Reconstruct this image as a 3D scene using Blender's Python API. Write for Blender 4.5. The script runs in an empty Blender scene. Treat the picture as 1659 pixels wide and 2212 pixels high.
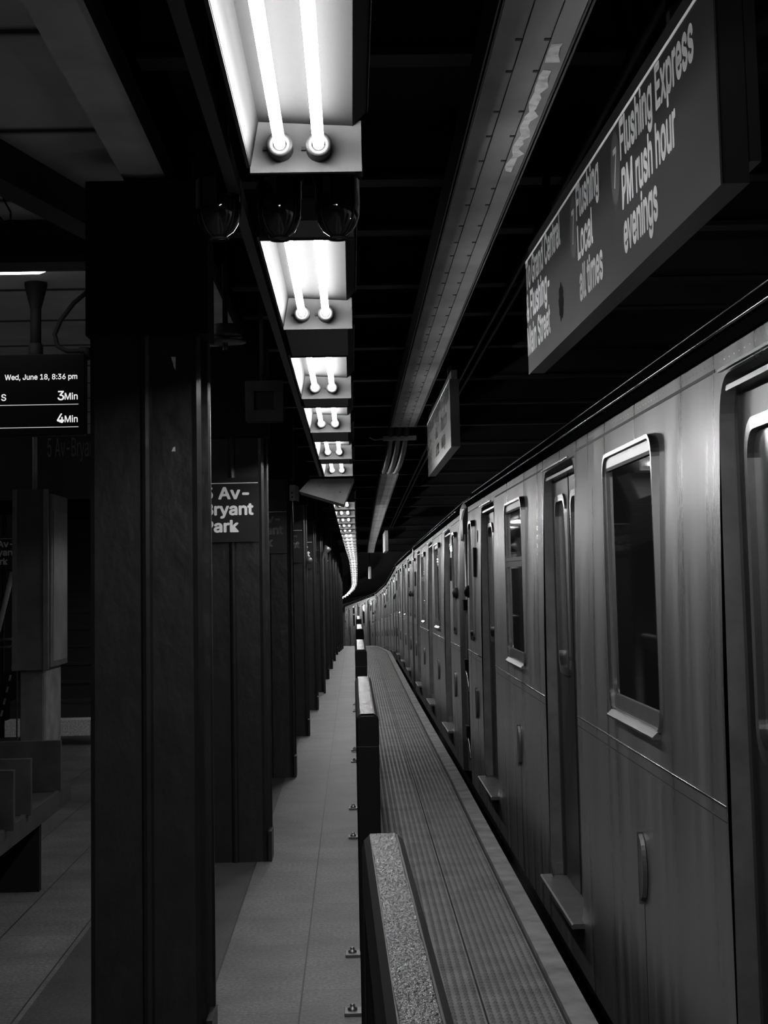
import bpy, math, random
from mathutils import Matrix, Vector
random.seed(7)
scn = bpy.context.scene
COL = scn.collection

# ------------------------------------------------------------------ camera, world, exposure
CAM_Z = 1.6
def make_camera():
    yaw, pitch, roll = math.radians(1.25363), math.radians(5.96168), -0.0205
    F = Vector((math.sin(yaw)*math.cos(pitch), math.cos(yaw)*math.cos(pitch), math.sin(pitch)))
    R = F.cross(Vector((0, 0, 1))).normalized()
    U = R.cross(F)
    c, s = math.cos(roll), math.sin(roll)
    R2, U2 = R*c + U*s, U*c - R*s
    cam = bpy.data.cameras.new('camera')
    o = bpy.data.objects.new('camera', cam)
    COL.objects.link(o)
    m = Matrix((R2, U2, -F)).transposed().to_4x4()
    m.translation = Vector((0, 0, CAM_Z))
    o.matrix_world = m
    cam.sensor_fit = 'VERTICAL'
    cam.sensor_height = 36.0
    cam.lens = 36.0*3500/2212
    cam.shift_y = -(1106-883)/2212
    cam.clip_start = 0.02
    cam.clip_end = 500
    scn.camera = o
make_camera()
w = bpy.data.worlds.new('world'); scn.world = w
w.use_nodes = True
w.node_tree.nodes['Background'].inputs[0].default_value = (0, 0, 0, 1)
w.node_tree.nodes['Background'].inputs[1].default_value = 0.0
scn.view_settings.view_transform = 'Standard'
scn.view_settings.look = 'None'
scn.view_settings.exposure = 0.0
scn.view_settings.gamma = 1.0
scn.view_settings.use_curve_mapping = False
scn.cycles.use_denoising = True
scn.cycles.max_bounces = 6
scn.cycles.sample_clamp_indirect = 4.0
TUBE = 68        # emission strength of the fluorescent tubes

# ------------------------------------------------------------------ the platform's line: gentle bend and falling grade
def path(s):
    """lateral offset and drop of the station's line at distance s"""
    if s < 10: c = 0.0
    elif s < 45: c = 0.13*(1-math.cos((s-10)/35*math.pi/2))**0.8 if s > 10 else 0
    elif s < 60: c = 0.13 + 0.03*math.sin((s-45)/15*math.pi/2)
    else: c = 0.16 - (s-60)**2/(2*390.0) - max(0, s-72)**2/(2*150.0)
    if s < 13: d = 0.0
    elif s < 42: d = 0.010*(s-13)
    else: d = 0.29 + 0.035*(s-42) + .018*max(0, s-72)
    return c, d
def wp(x, s, z):
    c, d = path(s)
    return (x+c, s, z-d)
def head(s):
    return -math.atan((path(s+.5)[0]-path(s-.5)[0]))
def steps(a, b, n=1.5):
    k = max(1, int(math.ceil((b-a)/n)))
    return [a+(b-a)*i/k for i in range(k+1)]

# ------------------------------------------------------------------ materials
ALBEDO = 0.78               # overall darkness of paint and stone against the lamps
def mat(name, col, rough=.6, metal=0., spec=.5, emit=None, noise=None, bump=None, coat=0., croug=.1):
    """noise=(scale, amount) varies the colour; bump=(scale xyz, strength, distance)"""
    m = bpy.data.materials.new(name); m.use_nodes = True
    nt = m.node_tree; N = nt.nodes; L = nt.links
    b = N['Principled BSDF']
    if not name.startswith(('letter', 'tube', 'strip', 'indicator', 'peeled')): col = col*ALBEDO
    cc = (col, col, col, 1)
    b.inputs['Base Color'].default_value = cc
    b.inputs['Roughness'].default_value = rough
    b.inputs['Metallic'].default_value = metal
    b.inputs['Specular IOR Level'].default_value = spec
    if coat: b.inputs['Coat Weight'].default_value = coat; b.inputs['Coat Roughness'].default_value = croug
    if emit is not None:
        b.inputs['Emission Color'].default_value = (1, 1, 1, 1)
        b.inputs['Emission Strength'].default_value = emit
    if noise or bump:
        tc = N.new('ShaderNodeTexCoord')
    if noise:
        nz = N.new('ShaderNodeTexNoise'); nz.inputs['Scale'].default_value = noise[0]; nz.inputs['Detail'].default_value = 6
        L.new(tc.outputs['Object'], nz.inputs['Vector'])
        mr = N.new('ShaderNodeMapRange')
        mr.inputs[1].default_value = .3; mr.inputs[2].default_value = .7
        mr.inputs[3].default_value = 1-noise[1]; mr.inputs[4].default_value = 1+noise[1]
        L.new(nz.outputs['Fac'], mr.inputs[0])
        mx = N.new('ShaderNodeMix'); mx.data_type = 'RGBA'; mx.blend_type = 'MULTIPLY'; mx.inputs[0].default_value = 1
        mx.inputs[6].default_value = cc
        L.new(mr.outputs[0], mx.inputs[7]); L.new(mx.outputs[2], b.inputs['Base Color'])
    if bump:
        mp = N.new('ShaderNodeMapping'); mp.inputs['Scale'].default_value = bump[0]
        nb = N.new('ShaderNodeTexNoise'); nb.inputs['Scale'].default_value = 1; nb.inputs['Detail'].default_value = 3
        bp = N.new('ShaderNodeBump'); bp.inputs['Strength'].default_value = bump[1]; bp.inputs['Distance'].default_value = bump[2]
        L.new(tc.outputs['Object'], mp.inputs['Vector']); L.new(mp.outputs[0], nb.inputs['Vector'])
        L.new(nb.outputs['Fac'], bp.inputs['Height']); L.new(bp.outputs[0], b.inputs['Normal'])
    return m

def tile_mat():
    """speckled stone tiles: lengthwise joints every 0.353 m, staggered cross joints, a darker band of tile left of the columns"""
    m = mat('stone_tile', .3, .55); nt = m.node_tree; N = nt.nodes; L = nt.links; b = N['Principled BSDF']
    tc = N.new('ShaderNodeTexCoord')
    sp = N.new('ShaderNodeSeparateXYZ'); L.new(tc.outputs['Object'], sp.inputs[0])
    cb = N.new('ShaderNodeCombineXYZ'); L.new(sp.outputs[1], cb.inputs[0])
    ad = N.new('ShaderNodeMath'); ad.operation = 'ADD'; ad.inputs[1].default_value = .2225+.353*20; L.new(sp.outputs[0], ad.inputs[0])
    L.new(ad.outputs[0], cb.inputs[1])
    br = N.new('ShaderNodeTexBrick')
    br.inputs['Scale'].default_value = 1; br.inputs['Brick Width'].default_value = .565; br.inputs['Row Height'].default_value = .353
    br.inputs['Mortar Size'].default_value = .0022; br.inputs['Mortar Smooth'].default_value = .3; br.offset = .4
    br.inputs['Color1'].default_value = (.098, .098, .098, 1); br.inputs['Color2'].default_value = (.128, .128, .128, 1)
    br.inputs['Mortar'].default_value = (.032, .032, .032, 1)
    L.new(cb.outputs[0], br.inputs['Vector'])
    # wide dark lengthwise joint
    md = N.new('ShaderNodeMath'); md.operation = 'PINGPONG'; md.inputs[1].default_value = .1765; L.new(ad.outputs[0], md.inputs[0])
    lt = N.new('ShaderNodeMath'); lt.operation = 'LESS_THAN'; lt.inputs[1].default_value = .0035; L.new(md.outputs[0], lt.inputs[0])
    mj = N.new('ShaderNodeMix'); mj.data_type = 'RGBA'; mj.inputs[7].default_value = (.016, .016, .016, 1)
    L.new(lt.outputs[0], mj.inputs[0]); L.new(br.outputs['Color'], mj.inputs[6])
    # speckle and wear
    n1 = N.new('ShaderNodeTexNoise'); n1.inputs['Scale'].default_value = 62; n1.inputs['Detail'].default_value = 4; n1.inputs['Roughness'].default_value = .8
    n2 = N.new('ShaderNodeTexNoise'); n2.inputs['Scale'].default_value = 3.2; n2.inputs['Detail'].default_value = 5
    L.new(tc.outputs['Object'], n1.inputs['Vector']); L.new(tc.outputs['Object'], n2.inputs['Vector'])
    r1 = N.new('ShaderNodeMapRange'); r1.inputs[1].default_value = .33; r1.inputs[2].default_value = .67; r1.inputs[3].default_value = .35; r1.inputs[4].default_value = 1.65
    r2 = N.new('ShaderNodeMapRange'); r2.inputs[1].default_value = .3; r2.inputs[2].default_value = .7; r2.inputs[3].default_value = .72; r2.inputs[4].default_value = 1.2
    L.new(n1.outputs['Fac'], r1.inputs[0]); L.new(n2.outputs['Fac'], r2.inputs[0])
    mu = N.new('ShaderNodeMath'); mu.operation = 'MULTIPLY'; L.new(r1.outputs[0], mu.inputs[0]); L.new(r2.outputs[0], mu.inputs[1])
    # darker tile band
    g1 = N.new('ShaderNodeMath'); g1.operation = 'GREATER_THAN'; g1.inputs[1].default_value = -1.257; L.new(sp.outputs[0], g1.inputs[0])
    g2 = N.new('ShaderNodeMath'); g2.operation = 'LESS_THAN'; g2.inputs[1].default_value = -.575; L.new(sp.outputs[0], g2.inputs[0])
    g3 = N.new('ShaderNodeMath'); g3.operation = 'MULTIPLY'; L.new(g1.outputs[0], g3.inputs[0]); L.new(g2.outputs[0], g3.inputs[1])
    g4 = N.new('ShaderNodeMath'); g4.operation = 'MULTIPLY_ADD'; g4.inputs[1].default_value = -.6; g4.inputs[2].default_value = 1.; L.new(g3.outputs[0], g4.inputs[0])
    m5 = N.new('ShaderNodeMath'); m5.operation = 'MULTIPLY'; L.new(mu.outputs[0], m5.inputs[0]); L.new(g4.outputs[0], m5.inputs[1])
    mx = N.new('ShaderNodeMix'); mx.data_type = 'RGBA'; mx.blend_type = 'MULTIPLY'; mx.inputs[0].default_value = 1
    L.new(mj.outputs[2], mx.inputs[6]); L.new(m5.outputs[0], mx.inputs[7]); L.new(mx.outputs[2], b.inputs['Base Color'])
    return m

def ceiling_mat():
    """pale painted panels with dark joints across the platform"""
    m = mat('ceiling_paint', .3, .8); nt = m.node_tree; N = nt.nodes; L = nt.links; b = N['Principled BSDF']
    tc = N.new('ShaderNodeTexCoord'); sp = N.new('ShaderNodeSeparateXYZ'); L.new(tc.outputs['Object'], sp.inputs[0])
    ad = N.new('ShaderNodeMath'); ad.operation = 'ADD'; ad.inputs[1].default_value = -4.27+.97*20; L.new(sp.outputs[1], ad.inputs[0])
    pp = N.new('ShaderNodeMath'); pp.operation = 'PINGPONG'; pp.inputs[1].default_value = .485; L.new(ad.outputs[0], pp.inputs[0])
    r = N.new('ShaderNodeMapRange'); r.inputs[1].default_value = .012; r.inputs[2].default_value = .05; r.inputs[3].default_value = .04; r.inputs[4].default_value = 1
    L.new(pp.outputs[0], r.inputs[0])
    n = N.new('ShaderNodeTexNoise'); n.inputs['Scale'].default_value = 2.5; n.inputs['Detail'].default_value = 5; L.new(tc.outputs['Object'], n.inputs['Vector'])
    r2 = N.new('ShaderNodeMapRange'); r2.inputs[1].default_value = .3; r2.inputs[2].default_value = .7; r2.inputs[3].default_value = .8; r2.inputs[4].default_value = 1.1; L.new(n.outputs['Fac'], r2.inputs[0])
    mu = N.new('ShaderNodeMath'); mu.operation = 'MULTIPLY'; L.new(r.outputs[0], mu.inputs[0]); L.new(r2.outputs[0], mu.inputs[1])
    mx = N.new('ShaderNodeMix'); mx.data_type = 'RGBA'; mx.blend_type = 'MULTIPLY'; mx.inputs[0].default_value = 1
    mx.inputs[6].default_value = (.75, .75, .75, 1); L.new(mu.outputs[0], mx.inputs[7]); L.new(mx.outputs[2], b.inputs['Base Color'])
    return m

def steel_mat():
    """brushed stainless panels: slightly wavy sheet, streaky grain"""
    m = mat('stainless', .5, .24, .8); nt = m.node_tree; N = nt.nodes; L = nt.links; b = N['Principled BSDF']
    tc = N.new('ShaderNodeTexCoord')
    mp = N.new('ShaderNodeMapping'); mp.inputs['Scale'].default_value = (3, 3.2, .16)
    nb = N.new('ShaderNodeTexNoise'); nb.inputs['Scale'].default_value = 1; nb.inputs['Detail'].default_value = .6
    mp2 = N.new('ShaderNodeMapping'); mp2.inputs['Scale'].default_value = (3, 2.2, 1.6)
    nb2 = N.new('ShaderNodeTexNoise'); nb2.inputs['Scale'].default_value = 1; nb2.inputs['Detail'].default_value = 1
    L.new(tc.outputs['Object'], mp.inputs[0]); L.new(mp.outputs[0], nb.inputs['Vector'])
    L.new(tc.outputs['Object'], mp2.inputs[0]); L.new(mp2.outputs[0], nb2.inputs['Vector'])
    b1 = N.new('ShaderNodeBump'); b1.inputs['Strength'].default_value = .5; b1.inputs['Distance'].default_value = .009
    b2 = N.new('ShaderNodeBump'); b2.inputs['Strength'].default_value = .5; b2.inputs['Distance'].default_value = .012
    L.new(nb.outputs['Fac'], b1.inputs['Height']); L.new(nb2.outputs['Fac'], b2.inputs['Height'])
    L.new(b2.outputs[0], b1.inputs['Normal']); L.new(b1.outputs[0], b.inputs['Normal'])
    mp3 = N.new('ShaderNodeMapping'); mp3.inputs['Scale'].default_value = (2, 8, .4)
    n3 = N.new('ShaderNodeTexNoise'); n3.inputs['Scale'].default_value = 1; n3.inputs['Detail'].default_value = 6
    L.new(tc.outputs['Object'], mp3.inputs[0]); L.new(mp3.outputs[0], n3.inputs['Vector'])
    r = N.new('ShaderNodeMapRange'); r.inputs[1].default_value = .3; r.inputs[2].default_value = .7; r.inputs[3].default_value = .25; r.inputs[4].default_value = .36
    L.new(n3.outputs['Fac'], r.inputs[0]); L.new(r.outputs[0], b.inputs['Roughness'])
    r4 = N.new('ShaderNodeMapRange'); r4.inputs[1].default_value = .3; r4.inputs[2].default_value = .7; r4.inputs[3].default_value = .19; r4.inputs[4].default_value = .32
    L.new(n3.outputs['Fac'], r4.inputs[0])
    L.new(r4.outputs[0], b.inputs['Base Color'])
    # the grain smears reflections upright
    b.inputs['Anisotropic'].default_value = .88
    cv = N.new('ShaderNodeCombineXYZ'); cv.inputs[2].default_value = 1
    vt = N.new('ShaderNodeVectorTransform'); vt.vector_type = 'VECTOR'; vt.convert_from = 'OBJECT'; vt.convert_to = 'WORLD'
    L.new(cv.outputs[0], vt.inputs[0]); L.new(vt.outputs[0], b.inputs['Tangent'])
    return m

M = {}
M['tile'] = tile_mat()
M['ceiling'] = ceiling_mat()
M['steel'] = steel_mat()
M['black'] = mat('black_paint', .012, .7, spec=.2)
M['soot'] = mat('sooty_concrete', .02, .9, noise=(3, .4))
M['concrete'] = mat('concrete', .29, .8, noise=(6, .35))
M['base'] = mat('dark_joint', .02, .9)
M['tactile'] = mat('tactile_paint', .225, .6, noise=(5, .3))
M['dome'] = mat('worn_dome', .085, .6, noise=(4, .5))
M['column'] = mat('column_paint', .024, .36, noise=(7, .25), bump=((15, 15, 11), .45, .008))
M['girder'] = mat('girder_paint', .02, .6, noise=(4, .3))
M['soffit'] = mat('pale_paint', .95, .8, noise=(3, .2))
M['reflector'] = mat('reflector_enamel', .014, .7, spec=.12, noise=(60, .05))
M['end_enamel'] = mat('end_plate_enamel', .075, .6, noise=(60, .05))
M['strip'] = mat('strip_light', .9, .4, emit=TUBE*.21)
M['flange'] = mat('flange_paint', .004, .7, spec=.1)
M['tube'] = mat('tube_light', .9, .4, emit=TUBE)
M['housing'] = mat('grey_housing', .09, .5, noise=(5, .3))
M['housing_dark'] = mat('dark_housing', .035, .5)
M['socket'] = mat('lamp_socket', .022, .5, spec=.2)
M['metal'] = mat('bare_metal', .45, .35, 1.)
M['chrome'] = mat('polished_trim', .55, .24, 1.)
M['dull_steel'] = mat('dull_steel', .22, .45, .7, noise=(8, .2))
M['door_steel'] = mat('door_steel', .13, .36, .9, noise=(6, .15))
M['jamb'] = mat('door_jamb', .3, .45, .6, noise=(9, .2))
M['sash'] = mat('sash_metal', .42, .38, .85, noise=(9, .12))
M['glass'] = mat('window_glass', .012, .03, spec=.9)
M['door_glass'] = mat('door_glass', .05, .18, spec=.6)
M['rubber'] = mat('rubber', .012, .6, spec=.3)
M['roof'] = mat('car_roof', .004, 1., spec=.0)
M['duct'] = mat('duct_paint', .46, .55, noise=(2.2, .35))
M['duct_edge'] = mat('duct_edge', .12, .5)
M['sign'] = mat('sign_enamel', .028, .4, spec=.5, noise=(3, .15))
M['sign_black'] = mat('sign_black', .012, .35)
M['letter'] = mat('letter_white', .95, .5)
M['letter_dim'] = mat('letter_grey', .16, .6)
M['bullet'] = mat('route_disc', .09, .4)
M['stain'] = mat('burn_mark', .006, .9, spec=.05, noise=(20, .5))
M['screen_black'] = mat('screen_black', .004, .4, spec=.1)
M['screen_text'] = mat('screen_letters', .5, .5, emit=0.5)
M['globe'] = mat('smoked_glass', .01, .04, spec=.8)
M['barrier'] = mat('barrier_black', .008, .5, spec=.2)
M['bar_top'] = mat('barrier_top', .014, .17, spec=.16, noise=(120, .8), bump=((230, 90, 60), .9, .004))
M['wood'] = mat('dark_wood', .06, .42, noise=(9, .35))
M['pale'] = mat('pale_metal', .55, .5, noise=(10, .15))
M['poster'] = mat('poster_paper', .3, .4, noise=(3, .3))
M['stone'] = mat('granite', .95, .7, noise=(60, .35))
M['bag'] = mat('plastic_bag', .16, .35)
M['flaked'] = mat('peeled_sticker', .95, .7, noise=(30, .3))
M['lamp'] = mat('indicator_lamp', .9, .3, emit=60)

# ------------------------------------------------------------------ mesh helper
class MB:
    def __init__(s): s.v = []; s.f = []; s.mi = []; s.sm = []
    def add(s, vs, fs, mi=0, smooth=False):
        o = len(s.v); s.v += [tuple(p) for p in vs]
        for f in fs: s.f.append([i+o for i in f]); s.mi.append(mi); s.sm.append(smooth)
        return s
    def box(s, x0, x1, y0, y1, z0, z1, mi=0):
        return s.add([(x0,y0,z0),(x1,y0,z0),(x1,y1,z0),(x0,y1,z0),(x0,y0,z1),(x1,y0,z1),(x1,y1,z1),(x0,y1,z1)],
                     [(0,3,2,1),(4,5,6,7),(0,1,5,4),(1,2,6,5),(2,3,7,6),(3,0,4,7)], mi)
    def prism(s, prof, y0, y1, mi=0, smooth=False, caps=True):
        """profile of (x,z) drawn out along y"""
        n = len(prof)
        vs = [(x, y0, z) for x, z in prof]+[(x, y1, z) for x, z in prof]
        s.add(vs, [(i, (i+1) % n, n+(i+1) % n, n+i) for i in range(n)], mi, smooth)
        if caps: s.add(vs, [tuple(range(n-1, -1, -1)), tuple(range(n, 2*n))], mi)
        return s
    def plan(s, prof, z0, z1, mi=0):
        """plan polygon of (x,y) raised from z0 to z1"""
        n = len(prof)
        vs = [(x, y, z0) for x, y in prof]+[(x, y, z1) for x, y in prof]
        return s.add(vs, [(i, (i+1) % n, n+(i+1) % n, n+i) for i in range(n)]+[tuple(range(n-1, -1, -1)), tuple(range(n, 2*n))], mi)
    def ext(s, prof, a, b, mi=0, step=1.5, closed=True):
        """profile of (x,z) drawn out along the station's line"""
        n = len(prof); S = steps(a, b, step); vs = []
        for t in S: vs += [wp(x, t, z) for x, z in prof]
        fs = []
        for k in range(len(S)-1):
            for i in range(n if closed else n-1):
                j = (i+1) % n
                fs.append((k*n+i, k*n+j, (k+1)*n+j, (k+1)*n+i))
        if closed: fs += [tuple(range(n-1, -1, -1)), tuple(range((len(S)-1)*n, len(S)*n))]
        return s.add(vs, fs, mi)
    def tube(s, pts, r, n=8, mi=0, cap=True):
        pts = [Vector(p) for p in pts]; vs = []; K = len(pts)
        rr = r if isinstance(r, (list, tuple)) else [r]*K
        up = None
        for k, p in enumerate(pts):
            t = (pts[min(k+1, K-1)]-pts[max(k-1, 0)]).normalized()
            if up is None: up = Vector((0, 0, 1)) if abs(t.z) < .9 else Vector((1, 0, 0))
            a = t.cross(up).normalized(); b = a.cross(t).normalized(); up = b
            vs += [p+(a*math.cos(q*2*math.pi/n)+b*math.sin(q*2*math.pi/n))*rr[k] for q in range(n)]
        fs = [(k*n+i, k*n+(i+1) % n, (k+1)*n+(i+1) % n, (k+1)*n+i) for k in range(K-1) for i in range(n)]
        s.add(vs, fs, mi, True)
        if cap: s.add([], [], mi); o = len(s.v)-K*n; s.f += [[o+i for i in range(n)][::-1], [o+(K-1)*n+i for i in range(n)]]; s.mi += [mi, mi]; s.sm += [False, False]
        return s
    def lathe(s, prof, c=(0,0,0), n=24, mi=0, axis='z'):
        """profile of (radius, height) turned about an axis"""
        vs = []
        for r, h in prof:
            for q in range(n):
                a = q*2*math.pi/n; u, v = r*math.cos(a), r*math.sin(a)
                p = {'z': (u, v, h), 'y': (u, h, v), 'x': (h, u, v)}[axis]
                vs.append((p[0]+c[0], p[1]+c[1], p[2]+c[2]))
        K = len(prof)
        s.add(vs, [(k*n+i, k*n+(i+1) % n, (k+1)*n+(i+1) % n, (k+1)*n+i) for k in range(K-1) for i in range(n)], mi, True)
        return s
    def build(s, name, mats, parent=None, bevel=0, loc=None):
        me = bpy.data.meshes.new(name)
        me.from_pydata(s.v, [], s.f); me.validate()
        ms = mats if isinstance(mats, list) else [mats]
        for m in ms: me.materials.append(M[m] if isinstance(m, str) else m)
        if len(me.polygons) == len(s.f):
            me.polygons.foreach_set('material_index', s.mi)
            me.polygons.foreach_set('use_smooth', s.sm)
        me.update()
        o = bpy.data.objects.new(name, me); COL.objects.link(o)
        if parent: o.parent = parent
        if loc: o.location = loc
        if bevel:
            b = o.modifiers.new('bevel', 'BEVEL'); b.width = bevel; b.segments = 2; b.limit_method = 'ANGLE'
        return o

def thing(name, label, cat, loc=(0,0,0), rz=0, group=None):
    o = bpy.data.objects.new(name, None); COL.objects.link(o)
    o.empty_display_size = .1
    o.location = loc; o.rotation_euler = (0, 0, rz)
    return tag(o, label, cat, group)
def tag(o, label, cat, group=None):
    o['label'] = label; o['category'] = cat; o['kind'] = 'thing'
    if group: o['group'] = group
    return o
def struct(o):
    o['kind'] = 'structure'; return o
def dup(root, loc, rz=None, label=None, group=None):
    """a copy of a thing with copies of its parts and sub-parts"""
    r = root.copy(); COL.objects.link(r); r.location = loc
    if rz is not None: r.rotation_euler = (root.rotation_euler[0], root.rotation_euler[1], rz)
    if label: r['label'] = label
    if group: r['group'] = group
    for ch in list(root.children):
        c = ch.copy(); COL.objects.link(c); c.parent = r
        for g in list(ch.children):
            d = g.copy(); COL.objects.link(d); d.parent = c
    return r

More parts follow.
